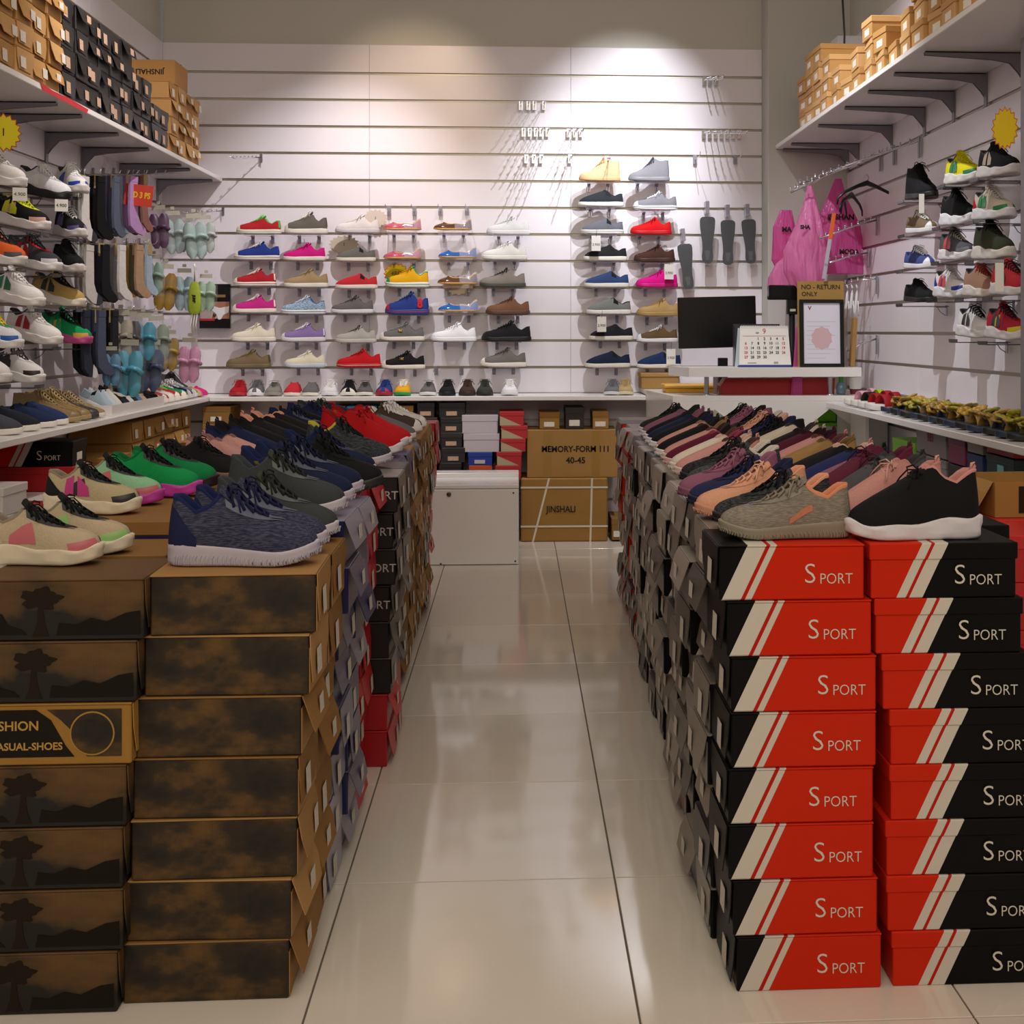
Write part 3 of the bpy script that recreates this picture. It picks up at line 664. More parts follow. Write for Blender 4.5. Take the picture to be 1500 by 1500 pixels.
for c, rows in wall.items():
    for r, e in enumerate(rows):
        u0, u1, v, sty, cols, lab = e[:6]; hs = e[6] if len(e) > 6 else 1.0
        a = onY(u0, v, YS-.02); b = onY(u1, v, YS-.02); L = b.x-a.x
        full = '%s, %s back wall column' % (lab, COLN[c])
        if sty == 'flat':
            cc = {'pink': 'e0607e', 'brown': '6a4630', 'blue': '2c72c8'}[cols]
            t = shoe('flat', (a.x, YS-.045, a.z+.02), PI, L, dict(upper=mat(cc, .15, 0, 0, 40, 0, .25), sole=mat('d8a24a', .3), lining='d8b070'), full, 'jelly flats on back wall', roll=0, wide=1.1, hs=1.3)
            m = MB(); S = ST['flat']
            for side in (1, -1): patch(m, S, 0, .46, 0, 1.25, .012, side, 6, 4)
            key = 'flat_clear'
            if key not in MC: MC[key] = m.mesh('clear_heel')
            inst(MC[key], 'clear_heel', M_CLEAR, t)
        else:
            t = shoe(sty, (a.x, YS-.045, a.z+.004), PI, L, cols, full, 'shoes displayed on back wall', hs=hs, wide=.98, pitch=0)
        clip_shelf((a.x+b.x)/2, YS+.015-.045+.04, a.z, L, 'clear clip shelf under the '+lab, 'clip shelves on back wall')
        if '8' in lab and 'number' in lab:
            inst(text_mesh('8', .22, bold=.012, ext=.008), 'number_patch', mat('d8303c', .7), t, (-.30, .128, .20), (PI/2, 0, PI))
        if 'bee' in lab:
            b_ = MB(); b_.lathe([(.004, -.03), (.014, -.02), (.017, 0), (.012, .03), (.004, .04)], n=8)
            for s in (-1, 1): b_.tube([(0, 0, .005), (s*.045, 0, .03)], [.006, .014], 5); b_.tube([(0, 0, .0), (s*.045, 0, -.018)], [.006, .012], 5)
            inst(b_.mesh('gold_bee'), 'gold_bee', mat('d8b860', .25, .8), t, (.03, .135, .23), (0, 0, 0))
        if 'price tag' in lab or lab.startswith('brown canvas sneaker with white'):
            left = c == 6; tx = a.x+(.09 if left else (.215 if r != 6 else .21)); tz = a.z-(.005 if r != 6 else .03)
            g = thing('price_tag', 'white handwritten price tag hanging from the '+lab.replace(' with a hanging price tag', '').replace(' with price tag', ''), 'price tag', (tx, YS-.13, tz))
            MB().box(-.029, .029, -.0008, .0008, -.105, -.008, .0003).build('tag_card', M_PAPER, g)
            MB().tube([(0, -.001, -.015), (.004, .0, .03)], .0012, 4).build('string', M_INK, g)
            inst(text_mesh('2.900' if r == 5 else '3.900', .022), 'handwriting', M_INK, g, (0, -.0015, -.065), (PI/2, 0, 0))
# ---- front-facing small shoes on the counter
cnt = [(347, 'canvas', 'b0202a', 'b83034', 'red small shoe at left end of the back counter'), (373, 'canvas', '6c6a6c', 'eceaec', 'grey small shoe with white toe next to the red one'),
 (399, 'canvas', '8a887e', '9a988e', 'light grey strapped small shoe'), (426, 'slipon', 'c43038', 'efe8da', 'coral small slip-on on back counter'), (453, 'slipon', '6c6a68', 'efe8da', 'grey small slip-on on back counter'),
 (481, 'canvas', 'e8e4e4', 'eeeef2', 'white small shoe between grey and black ones'), (510, 'canvas', '1c1b1d', 'efeadc', 'black small shoe with cream sole'), (534, 'canvas', '63615e', 'f0ebe0', 'grey strapped small shoe with cream sole'),
 (561, 'canvas', '2a3f80', 'a8283a', 'navy small shoe with red toe'), (588, 'canvas', 'e8ac18', '2aa052', 'yellow small shoe with green sole'), (626, 'canvas', '6e6c68', 'f0ede6', 'grey small shoe with three straps alone right of yellow one'),
 (654, 'canvas', '202022', '1a1a1c', 'all black small shoe with trailing laces'), (684, 'canvas', '4a342e', '3c2a25', 'dark brown small shoe'), (710, 'canvas', '3c3e38', '2c2e2a', 'dark olive grey small shoe'), (746, 'canvas', 'f2f2f4', 'f0f0f4', 'white small sneaker at the end of the long row'),
 (895, 'canvas', '77777c', 'e4e4e8', 'grey small sneaker at right end of counter'), (915, 'canvas', 'c0a676', 'e6d8b8', 'tan small sneaker at right end of counter')]
strap = MB()
for k in range(3):
    x = .02+.075*k
    strap.grid([[(x+q*.045, y, .40-.085*k-1.1*y*y*2+.012) for y in (-.10, -.06, 0, .06, .10)] for q in (0, 1)], thick=.012)
strap = strap.mesh('strap')
for i, (u, sty, c1, c2, lab) in enumerate(cnt):
    p = onY(u, 575, 7.66)
    t = shoe(sty, (p.x, 7.645, HC+.001), -PI/2+rj(.06)-(.12 if u > 880 else 0), .205, dict(upper=c1, sole=c2, lace=c1 if i not in (5, 9, 14) else 'f0ece4', cap=c2 if 'toe' in lab or sty == 'canvas' and i in (6, 8) else None, nolace='strap' in lab), lab, 'small shoes on back counter', wide=1.5, hs=1.12)
    if 'strap' in lab: inst(strap, 'strap', fab(c1), t)
# ================================================================= SHOE BOXES
BX = {}
def box_meshes(L, W, H, sgn, style, var=0):
    k = (L, W, H, sgn, style, var)
    if k in BX: return BX[k]
    rnd = random.Random(var*7+11); out = {}
    m = MB(); t = .002; xf = sgn*L/2
    if style == 'mailer':
        m.box(-L/2, L/2, -W/2, W/2, 0, H-.004, .003); out['box_body'] = m.mesh('box_body')
        m = MB(); m.box(-L/2-.001, L/2+.001, -W/2-.001, W/2+.001, H-.0045, H-.001, .001)
        sp = [.006, .014, .024, .002][var % 4]; dr = [.92, .8, .66, .86][var % 4]*H; ins = [.02, .034, .012, .028][var % 4]; tw = rnd.uniform(-.012, .012)
        x0 = xf+sgn*.002; hw_ = W/2
        P = [(x0, -hw_, H-.003), (x0, hw_, H-.003), (x0+sgn*sp*.55, hw_-.002, H-dr*.45), (x0+sgn*(sp+tw*.3), hw_-ins, H-dr), (x0+sgn*sp, -hw_+ins+tw, H-dr*.98), (x0+sgn*sp*.5, -hw_+.003, H-dr*.5)]
        P2 = [(a+sgn*.002, b, c) for a, b, c in P]; n = 6
        m.add(P+P2, [(0, 1, 2, 5), (5, 2, 3, 4), (6, 7, 8, 11), (11, 8, 9, 10)]+[(i, (i+1) % n, n+(i+1) % n, n+i) for i in range(n)])
        out['lid'] = m.mesh('lid')
        m = MB(); x1 = x0+sgn*(sp*.62+.0026); q = sgn*sp*.35/(dr)
        yy = [-.045, .025, -.01, -.055][var % 4]; h0 = H-dr*.9; h1 = h0+dr*.5; ww = .046
        m.add([(x1+sgn*.004+(h1-h0)*0, yy, h0), (x1+sgn*.004, yy+ww, h0), (x1+sgn*.002, yy+ww, h1), (x1+sgn*.002, yy, h1), (x1+sgn*.0046, yy, h0), (x1+sgn*.0046, yy+ww, h0), (x1+sgn*.0026, yy+ww, h1), (x1+sgn*.0026, yy, h1)],
              [(0, 1, 2, 3), (4, 5, 6, 7), (0, 1, 5, 4), (1, 2, 6, 5), (2, 3, 7, 6), (3, 0, 4, 7)])
        out['sticker'] = m.mesh('sticker')
    else:
        lh = H*.3; o = .0035
        m.box(-L/2+o, L/2-o, -W/2+o, W/2-o, 0, H-.003, .002); out['box_body'] = m.mesh('box_body')
        m = MB(); m.box(-L/2, L/2, -W/2, W/2, H-lh, H, .002); out['lid'] = m.mesh('lid')
        m = MB(); m.box(xf-sgn*o-.0008, xf-sgn*o+.0008, -.035, .035, H*.18, H*.5); out['sticker'] = m.mesh('sticker')
    BX[k] = out; return out
def box(pos, dims, sgn, style, mats, label, group, rz=0, var=0, sticker=True, name='shoe_box', tilt=0):
    """mats = (body, lid, sticker)"""
    t = thing(name, label, 'box', pos, (0, tilt, rz), group); M = box_meshes(*dims, sgn, style, var)
    inst(M['box_body'], 'box_body', mats[0], t); inst(M['lid'], 'lid', mats[1], t)
    if sticker: inst(M['sticker'], 'sticker', mats[2], t)
    return t
class Stuff:
    def __init__(s): s.v = []; s.f = []; s.mi = []; s.ms = []
    def add(s, me, mx, m):
        if m not in s.ms: s.ms.append(m)
        o = len(s.v); s.v += [tuple(mx @ v.co) for v in me.vertices]; i = s.ms.index(m)
        for p in me.polygons: s.f.append(tuple(q+o for q in p.vertices)); s.mi.append(i)
    def build(s, name, label, cat, group=None):
        me = bpy.data.meshes.new(name); me.from_pydata(s.v, [], s.f)
        for m in s.ms: me.materials.append(m)
        me.polygons.foreach_set('material_index', s.mi); me.update()
        o = bpy.data.objects.new(name, me); C.objects.link(o); o['kind'] = 'stuff'; return tag(o, label, cat, group)
def print_mat(key, dark, mid, lite, sc, seed, zlo=0, thr=.5):
    if key in MC: return MC[key]
    m = bpy.data.materials.new('m_'+key); m.use_nodes = True; nt = m.node_tree; p = nt.nodes['Principled BSDF']; N = nt.nodes.new; K = nt.links.new
    tc = N('ShaderNodeTexCoord'); mp = N('ShaderNodeMapping'); mp.inputs['Scale'].default_value = sc; mp.inputs['Location'].default_value = (seed, seed, 0)
    n = N('ShaderNodeTexNoise'); n.inputs['Scale'].default_value = 1; n.inputs['Detail'].default_value = 5; n.inputs['Roughness'].default_value = .55
    sp = N('ShaderNodeSeparateXYZ'); ma = N('ShaderNodeMath'); ma.operation = 'MULTIPLY_ADD'; ma.inputs[1].default_value = zlo
    r = N('ShaderNodeValToRGB'); e = r.color_ramp.elements; e[0].position = thr-.12; e[0].color = srgb(dark); e[1].position = thr+.16; e[1].color = srgb(lite)
    x = e.new(thr); x.color = srgb(mid)
    w_ = N('ShaderNodeTexWave'); w_.inputs['Scale'].default_value = 90; w_.inputs['Distortion'].default_value = .4
    mx = N('ShaderNodeMix'); mx.data_type = 'RGBA'; mx.blend_type = 'MULTIPLY'; mx.inputs[0].default_value = .22
    K(tc.outputs['Object'], mp.inputs[0]); K(mp.outputs[0], n.inputs['Vector']); K(tc.outputs['Object'], sp.inputs[0]); K(tc.outputs['Object'], w_.inputs['Vector'])
    K(sp.outputs['Z'], ma.inputs[0]); K(n.outputs['Fac'], ma.inputs[2]); K(ma.outputs[0], r.inputs[0]); K(r.outputs[0], mx.inputs[6]); K(w_.outputs['Color'], mx.inputs[7])
    K(mx.outputs[2], p.inputs['Base Color']); p.inputs['Roughness'].default_value = .6; MC[key] = m; return m
ORNG = 'cc280c'; WHT = 'cfc8bc'; BLK = '0c0b0c'; GR = 'bb1c10'
RA = ramp_mat('sport_left', [(0, BLK), (.12, WHT), (.245, GR), (.272, WHT), (.315, ORNG)])
RB = ramp_mat('sport_right', [(0, ORNG), (.262, WHT), (.325, GR), (.35, WHT), (.44, BLK)])
# remap object x,z into 0..1 : t = (x + L/2)/L - .8*(z-H/2)
for m_, k in ((RA, -1), (RB, -1)):
    nt = m_.node_tree; ma = [n for n in nt.nodes if n.type == 'MATH'][0]; sp = [n for n in nt.nodes if n.type == 'SEPXYZ'][0]; r = [n for n in nt.nodes if n.type == 'VALTORGB'][0]
    ma.inputs[1].default_value = -.48
    m2 = nt.nodes.new('ShaderNodeMath'); m2.operation = 'MULTIPLY_ADD'; m2.inputs[1].default_value = 1/.30; m2.inputs[2].default_value = .5+.48*.055/.30
    nt.links.new(ma.outputs[0], m2.inputs[0]); nt.links.new(m2.outputs[0], r.inputs[0])
HZ = .11; RY0 = 2.41; RD = .205; NCR = 17
greys = [mat(c, .38, 0, .12, 30, .2) for c in ('786f66', '544e48', '8a8176', '2c2a2a', '6a625a', '9a9084')]  # flap tones: reflections on black gloss put into the colour, plus grey insides
M_STK = mat('cdc6ba', .6, 0, .25, 160); dark = mat('1a1919', .3, 0, .1, 12)
big = text_mesh('S', .056, ext=.0003, bold=-.0006); sml = text_mesh('PORT', .030, 'LEFT', .88, 1, ext=.0003, bold=-.0003)
def sport_letters(t, x, z, sc=1):
    M = mat('d6cfc2', .6); f = -RD/2-.0009
    inst(big, 'letter', M, t, (x, f, z), (PI/2, 0, 0)); inst(sml, 'lettering', M, t, (x+.0185, f, z-.0095), (PI/2, 0, 0))
dxA = [.432, .424, .416, .416, .422, .422, .412, .398]   # bottom ... top, left edge
dxB = [.742, .732, .730, .738, .738, .722, .708, .697]
stR = Stuff(); stR2 = Stuff(); NEAR = 12
for c in range(NCR):
    yc = RY0+RD/2+c*(RD+.008)
    for k in range(8):
        v = random.randrange(4)
        xe = dxA[k] if c == 0 else .405+.028*(yc-RY0)+rj(.014)+(.02 if k < 3 else 0)+(.012 if (c+k) % 3 == 0 else -.008)
        yj = 0 if c == 0 else rj(.004)
        lab = 'front %s' % ORD[7-k] if c == 0 else '%s' % ORD[7-k]
        if c >= NEAR:
            M = box_meshes(.30, RD, HZ-.0006, -1, 'mailer', v); X = Matrix.Translation((xe+.15, yc+yj, k*HZ)) @ Matrix.Rotation(rj(.012), 4, 'Z')
            stR.add(M['box_body'], X, RA); stR.add(M['lid'], X, random.choice(greys)); stR.add(M['sticker'], X, M_STK); continue
        L_ = 'red striped Sport shoe box, %s from top in left front stack of right block' % ORD[7-k] if c == 0 else 'black shoe box end facing the aisle, right block, %s column from front, %s from top' % (ORD[c], ORD[7-k])
        t = thing('striped_shoe_box', L_, 'box', (xe+(.15 if c else .144), yc+yj, k*HZ), (0, 0, rj(.012) if c else rj(.006)), 'striped shoe boxes in the right block')
        M = box_meshes(.30 if c else .288, RD, HZ-.0006, -1, 'mailer', v if c else [0, 3][k % 2]); inst(M['box_body'], 'box_body', RA, t)
        lm = RA if c == 0 else random.choice(greys)
        if c == 0:
            inst(M['lid'], 'lid', RA, t); sport_letters(t, .030+[-.004, 0, .006, -.004, -.002, .008, -.002, .006][k], .05)
        else: inst(M['lid'], 'lid', lm, t)
        inst(M['sticker'], 'sticker', M_STK, t)
        # black tucked end panel
        if c: inst(BX.setdefault('end', MB().box(-.152, -.1505, -RD/2+.004, RD/2-.004, .003, HZ-.02).mesh('end_panel')), 'end_panel', random.choice(greys+[dark, dark, dark]), t)
    for k in range(8):
        xe = dxB[k] if c == 0 else .735+.028*(yc-RY0)+rj(.006)+.02
        if c and (k < 7 or c >= 12):
            M = box_meshes(.30, RD, HZ-.0006, -1, 'lidded', 0); X = Matrix.Translation((xe+.15, yc, k*HZ)); q_ = stR2 if c < NEAR else stR; q_.add(M['box_body'], X, RB); q_.add(M['lid'], X, RB); continue
        t = thing('striped_shoe_box', ('Sport shoe box with lid, red left, black right, %s from top at front right' % ORD[7-k]) if c == 0 else 'Sport shoe box inside the right block behind, %s row back, %s from top' % (ORD[c], ORD[7-k]), 'box', (xe+.15, yc, k*HZ), (0, 0, rj(.006)), 'striped shoe boxes in the right block')
        M = box_meshes(.30, RD, HZ-.0006, -1, 'lidded', 0); inst(M['box_body'], 'box_body', RB, t); inst(M['lid'], 'lid', RB, t)
        if c == 0: sport_letters(t, .033+[.03, .028, .024, .016, .014, .006, -.004, -.002][k], .045)
ZR = 8*HZ
stR.build('far_shoe_boxes', 'far dark shoe boxes at the end of the right block, too small to pick apart', 'boxes'); stR2.build('inner_shoe_boxes', 'inner shoe boxes of the right block, hidden under the displayed shoes', 'boxes')
# ---------------- left block
PA = print_mat('print_hills', '130d07', '4c3614', '66461c', (7, 5, 16), 3.1, 3.2, .72)
PB = print_mat('print_dark', '0e0a05', '2e200c', '664718', (9, 6, 15), 8.4, 0, .49)
KR = [card(c) for c in ('a27a48', '946c3c', 'ad8552', '8a6436')]
def cols(c):
    return {'K': (PB, KR), 'N': (mat('1c2350', .3), [mat('5c5a74', .3, 0, .15, 12), mat('8b879a', .3, 0, .1, 9), mat('20295e', .3)]), 'R': (mat('a81420', .4), [mat('bb1824', .4, 0, .12, 14), mat('c22a30', .4, 0, .1, 9)]),
            'B': (mat('141213', .4), [mat('1a1818', .4), mat('6b6560', .35, 0, .1, 9), mat('45413d', .35)]), 'V': (mat('1a1f48', .35), [mat('232a5e', .35), mat('8a8490', .35, 0, .1, 9), mat('1a1f48', .35)]),
            'D': (card('8a6436'), KR+[dark]), 'r': (mat('b51c24', .4), [mat('b51c24', .4), mat('c33a38', .4)])}[c]
LW = .315; LYS = []
seq = 'KKNNRRBBVVDDDDDDr'; names = {'K': 'dark printed kraft', 'N': 'navy and lilac grey', 'R': 'bright red', 'B': 'black', 'V': 'deep navy', 'D': 'plain kraft', 'r': 'red'}
LH = {'K': (.1185, 7)}
stL = Stuff(); stL2 = Stuff()
sh = [-.050, -.042, -.035, -.030, -.025, -.008, 0, 0]
for c, ch in enumerate(seq):
    H_, n_ = LH.get(ch, (.1085, 8)); yc = 2.43+.105+c*.213; LYS.append(yc)
    for k in range(n_):
        ch2 = ch
        if c in (2, 3) and k == 5: ch2 = 'N'
        if ch in 'B' and k < 2: ch2 = 'R'
        if ch == 'N' and k > 5 and c == 3: ch2 = 'N'
        bm_, lids = cols(ch2); v = random.randrange(4)
        xe = -.395+(sh[k] if c < 2 else sh[k]*.7+rj(.010))+(.035 if ch == 'B' else 0)+(-.02 if ch == 'R' else 0)-.0*c
        if c == 0 and k == 3: xe -= .0
        if c >= NEAR:
            M = box_meshes(LW, .206, H_-.0006, 1, 'mailer', v); X = Matrix.Translation((xe-LW/2, yc+rj(.004), k*H_)) @ Matrix.Rotation(rj(.02), 4, 'Z')
            stL.add(M['box_body'], X, bm_); stL.add(M['lid'], X, random.choice(lids)); stL.add(M['sticker'], X, M_STK); continue
        L_ = ('dark brown printed shoe box, %s from top of front aisle stack, left block' % ORD[n_-1-k]) if c == 0 else '%s shoe box end, left block, %s column from front, %s from top' % (names[ch2], ORD[c], ORD[n_-1-k])
        t = thing('shoe_box', L_, 'box', (xe-LW/2, yc+(0 if c == 0 else rj(.004)), k*H_), (0, 0, rj(.02) if c else [.01, -.02, .015, -.01, .0, -.015, .03][k]), 'stacked shoe boxes in the left block')
        M = box_meshes(LW, .206, H_-.0006, 1, 'mailer', v)
        inst(M['box_body'], 'box_body', bm_, t); inst(M['lid'], 'lid', random.choice(lids), t)
        inst(M['sticker'], 'sticker', M_STK, t)
        if c == 6 and k > 3: inst(text_mesh('SPORT', .035), 'lettering', mat('b8b2a8', .6), t, (LW/2-.05, -.1042, .05), (PI/2, 0, 0))
        if ch2 == 'K': inst(BX.setdefault('endk', MB().box(LW/2+.0006, LW/2+.002, -.1, .1, .003, .09).mesh('end_panel')), 'end_panel', random.choice(KR[:2]), t)
    # inner stacks
    for k in range(n_):
        if c == 0 and k == 4: continue
        if c and (k < n_-1 or c >= 12):
            M = box_meshes(LW, .206, H_-.0006, 1, 'lidded', 3); X = Matrix.Translation((-.74-LW/2, yc, k*H_)); q_ = stL2 if c < NEAR else stL; q_.add(M['box_body'], X, cols(ch)[0]); q_.add(M['lid'], X, card('8a6436')); continue
        L_ = ('kraft shoe box printed with hills, %s from top at the front left corner' % ORD[n_-1-k]) if c == 0 else 'shoe box inside the left block, %s row back, %s from top' % (ORD[c], ORD[n_-1-k])
        xr = [-.762, -.752, -.752, -.745, 0, -.725, -.712][k] if c == 0 else -.74+rj(.005)
        t = thing('shoe_box', L_, 'box', (xr-LW/2, yc-(.03 if c == 0 else 0), k*H_), (0, 0, rj(.006)), 'stacked shoe boxes in the left block')
        M = box_meshes(LW, .206, H_-.0006, 1, 'lidded' if c else 'mailer', 3)
        inst(M['box_body'], 'box_body', PA if c == 0 else cols(ch)[0], t); inst(M['lid'], 'lid', PA if c == 0 else card('8a6436'), t)
        if c == 0:
            hp = BX.setdefault('hill', MB().prism([(-.155, .012), (-.155, .05), (-.13, .062), (-.105, .05), (-.095, .03), (-.07, .022), (-.06, .012)], 'y', -.1042, -.1034)
                .prism([(-.005, .010), (0, .034), (.03, .03), (.06, .042), (.09, .036), (.125, .052), (.152, .056), (.152, .010)], 'y', -.1042, -.1034).mesh('printed_hills'))
            inst(hp, 'printed_hills', mat('150e06', .7), t); 
            cr_ = []
            for q in range(40):
                a_ = 2*PI*q/40; r_ = .024*(1+.16*math.sin(5*a_+1)+.10*math.sin(11*a_)); cr_.append((-.034+1.5*r_*math.cos(a_), .080+.85*r_*math.sin(a_)))
            tr = BX.setdefault('tree', MB().prism(cr_, 'y', -.1042, -.1034).prism([(-.05, .008), (-.018, .008), (-.026, .03), (-.030, .062), (-.039, .062), (-.042, .03)], 'y', -.10415, -.1034).mesh('printed_tree'))
            inst(tr, 'printed_tree', mat('1e150a', .7), t)
ZL = .8295
stL.build('far_shoe_boxes', 'far kraft and coloured shoe boxes at the end of the left block', 'boxes'); stL2.build('inner_shoe_boxes', 'inner shoe boxes of the left block, hidden under the displayed shoes', 'boxes')
# reversed kraft box with lettering (fifth from bottom at front left)
t = thing('shoe_box', 'kraft shoe box lettered FASHION CASUAL-SHOES with round badge', 'box', (-.735-LW/2, 2.43+.075, 4*.1185), (0, 0, 0), 'stacked shoe boxes in the left block')
M = box_meshes(LW, .206, .1179, 1, 'mailer', 3)
inst(M['box_body'], 'box_body', card('9c7434'), t); inst(M['lid'], 'lid', card('a07838'), t)
yf = -.1035
MB().prism([(-.155, .016), (.052, .016), (.036, .036), (.008, .086), (-.02, .106), (-.155, .106)], 'y', yf-.0006, yf).build('dark_panel', mat('17110a', .6), t)
MB().prism([(-.0, .106), (.026, .086), (.06, .052), (.075, .016), (.140, .016), (.140, .106)], 'y', yf-.0006, yf).build('badge_field', PB, t)
ci = MB(); rr = [(.085+.042*math.cos(a*PI/16), .06+.042*math.sin(a*PI/16)) for a in range(32)]; ci.prism(rr, 'y', yf-.0012, yf-.0007); ci.build('badge_ring', card('a8803c'), t)
ci = MB(); rr = [(.085+.039*math.cos(a*PI/16), .06+.039*math.sin(a*PI/16)) for a in range(32)]; ci.prism(rr, 'y', yf-.0018, yf-.0013); ci.build('badge', PB, t)
GT = mat('b8914a', .6)
inst(text_mesh('FASHION', .025, 'RIGHT', bold=.0004), 'lettering', GT, t, (-.014, yf-.001, .075), (PI/2, 0, 0))
inst(text_mesh('CASUAL-SHOES', .0195, 'RIGHT', bold=.0004), 'lettering', GT, t, (.030, yf-.001, .036), (PI/2, 0, 0))

# ================================================================= SHOES ON THE BLOCKS
def hexs(*a): return a
RSH = [ # style, cols, pitch, label, dY
 ('runner', dict(upper=knit('756d63', '8f877a'), sole='8a8270', lining='d98d6a', lace='8a8170', stay='7a7268', panel=None, nolace=False), 0, 'grey heathered running shoe with peach lining at the front of right block', 0),
 ('runner', dict(upper=knit('1b1b1e', '45464a'), sole='1c1c1e', lining='e0a080', lace='101012'), 0.02, 'black flecked running shoe behind the grey one', .12),
 ('runner', dict(upper='d59c7e', sole='c98f74', lace='e6b294', lining='e0a080'), 0.03, 'peach running shoe with peach laces', .13),
 ('runner', dict(upper='24284a', sole='1a1c30', lace='14172c'), 0.04, 'navy running shoe on the right block, aisle side', .14),
 ('runner', dict(upper='8a566e', sole='7c4c60', lace='9a667c', lining='94607a'), 0.04, 'mauve running shoe on the right block, aisle side', .15),
 ('runner', dict(upper=knit('2e2f30', '555655'), sole='67645c', lace='2a2a2a'), 0.04, 'dark grey flecked running shoe behind the mauve one', .17),
 ('runner', dict(upper=knit('151518', '38393c'), sole='1c1c1e', lace='151517'), 0.05, 'black running shoe behind the dark grey flecked one', .15),
 ('knit', dict(upper='c48f88', sole='d8c6bd', lining='4a3434', tab='d4a090'), 0.06, 'nearest pink knit slip-on on right block', .15),
 ('knit', dict(upper='d3c8b6', sole='ded6c8', lining='caa59a', tab='c8aca0'), 0.06, 'cream knit slip-on beside the nearest pink one', .12),
 ('knit', dict(upper='5a142f', sole='d9b3ac', lining='8c3a50', tab='6c2440'), 0.06, 'burgundy knit slip-on on the aisle side of right block', .14),
 ('knit', dict(upper='c28d84', sole='e0d0cc', lining='5a3a38', tab='121214'), 0.06, 'pink knit slip-on behind the burgundy one', .14),
 ('knit', dict(upper='131316', sole='e3e0e0', lining='3a2a2a', tab='101012'), 0.07, 'black knit slip-on between two pink ones', .14),
 ('knit', dict(upper='c48f86', sole='e0d0cc', lining='8a6a4a', tab='b08058'), 0.07, 'farthest pink knit slip-on on right block aisle side', .14),
 ('knit', dict(upper='15161c', sole='e6e4e6', lining='222228', tab='101012'), 0.07, 'black knit slip-on behind the farthest pink one', .15),
 ('knit', dict(upper='1a2040', sole='e6e4e8', lining='1a2040', tab='7c4c60'), 0.07, 'navy knit slip-on near the far end of right block', .15),
 ('knit', dict(upper='141418', sole='e6e4e8', lining='1e1e22', tab='111113'), 0.07, 'black knit slip-on behind the navy one at far end', .15),
 ('knit', dict(upper='84546a', sole='e0dcde', lining='84546a', tab='7c4c60'), 0.07, 'mauve knit slip-on at the far end of right block', .15),
 ('runner', dict(upper='262826', sole='dcd8d8', lace='1a1a1a', lining='222222'), 0.06, 'last black shoe at the far end of right block', .16)]
y = 2.50
for i, (sty, cc, pt, lab, dy) in enumerate(RSH):
    y += dy; L = .272 if i == 0 else .265
    x = .412 if i == 0 else .418+.030*(y-2.41)-.03*(i in (2, 3, 4))+rj(.006)
    cc.setdefault('panel', None)
    shoe(sty, (x, y, ZR+.001), PI+(.0 if i == 0 else .14+rj(.04)), L, cc, lab, 'shoes displayed on the right block', pitch=pt, wide=.98)
t = ALLSHOES[-18]
m = MB(); S = ST['runner']
for side in (1, -1):
    patch(m, S, .38, .50, .1, .5, .007, side, 5, 4, lambda t: (.34-.26*t, .52-.26*t))
m.build('side_flash', fab('b9785c'), t)
RB_ = [
 ('sock', dict(upper='121113', sole='d6d2d8', lining='c48a84', lace='0e0e10', tab='cf968c'), 0, 'black sock sneaker with pink lining and white sole at front right', 0, .275),
 ('sock', dict(upper='c08a82', sole='d2ccd0', lining='b98078', lace='d09c90', tab='d09c90'), 0.01, 'pink sock sneaker behind the front black one', .13, .265),
 ('sock', dict(upper='4c4c50', sole='d2ccd0', lining='3a3a3e', lace='303034', tab='303034'), 0.02, 'grey sock sneaker behind the pink one', .12, .265),
 ('sock', dict(upper='5c2236', sole='d8d0d4', lining='5c2236', lace='4a1428', tab='5c2236'), 0.03, 'burgundy sock sneaker with dark laces', .14, .27),
 ('knit', dict(upper='8c5a6c', sole='cfc4c8', lining='5c2238', tab='8c5a6c'), 0.05, 'large mauve knit slip-on behind the burgundy sneaker', .15, .28),
 ('knit', dict(upper='252a58', sole='cfc8cc', lining='15161c', tab='121214'), 0.06, 'navy knit slip-on on the right block, inner row', .15, .27),
 ('knit', dict(upper='17171b', sole='cfc8cc', lining='caa59a', tab='c08a82'), 0.06, 'black knit slip-on beside the inner navy one', .14, .27),
 ('knit', dict(upper='9a7a4c', sole='d8d0c0', lining='6c5430', tab='9a7a4c'), 0.06, 'tan knit slip-on on the right block', .14, .27),
 ('knit', dict(upper='bd8886', sole='d8d0d0', lining='5a3a38', tab='c08a82'), 0.06, 'pink knit slip-on behind the tan one', .14, .27),
 ('knit', dict(upper='4c1428', sole='d8c8c8', lining='2a0c18', tab='4c1428'), 0.06, 'burgundy knit slip-on, inner row of right block', .14, .27),
 ('knit', dict(upper='201418', sole='d8c8c8', lining='2a0c18', tab='c8b8a8'), 0.06, 'black-brown knit slip-on behind the inner burgundy one', .14, .26),
 ('knit', dict(upper='c9beac', sole='d8d0c8', lining='3a3434', tab='d4c8b8'), 0.07, 'cream knit slip-on, inner row of right block', .15, .27),
 ('runner', dict(upper='17171b', sole='2a2a2c', lace='101012'), 0.05, 'black running shoe behind the inner cream one', .16, .26),
 ('runner', dict(upper='202648', sole='24284a', lace='14172c'), 0.05, 'navy running shoe, inner row of right block', .15, .26),
 ('runner', dict(upper='d09a80', sole='d8b8a8', lace='e0ae94', lining='d8b0a0'), 0.05, 'peach running shoe, inner row of right block', .16, .26),
 ('runner', dict(upper=knit('141416', '3c3c40'), sole='d8d4d4', lace='101012'), 0.05, 'black flecked shoe behind the inner peach one', .16, .26),
 ('runner', dict(upper='8a5870', sole='8a5870', lace='9a6880'), 0.05, 'mauve running shoe, far inner row of right block', .16, .26),
 ('runner', dict(upper='202220', sole='404040', lace='101010'), 0.05, 'black running shoe, last in inner row of right block', .17, .26)]
y = 2.475
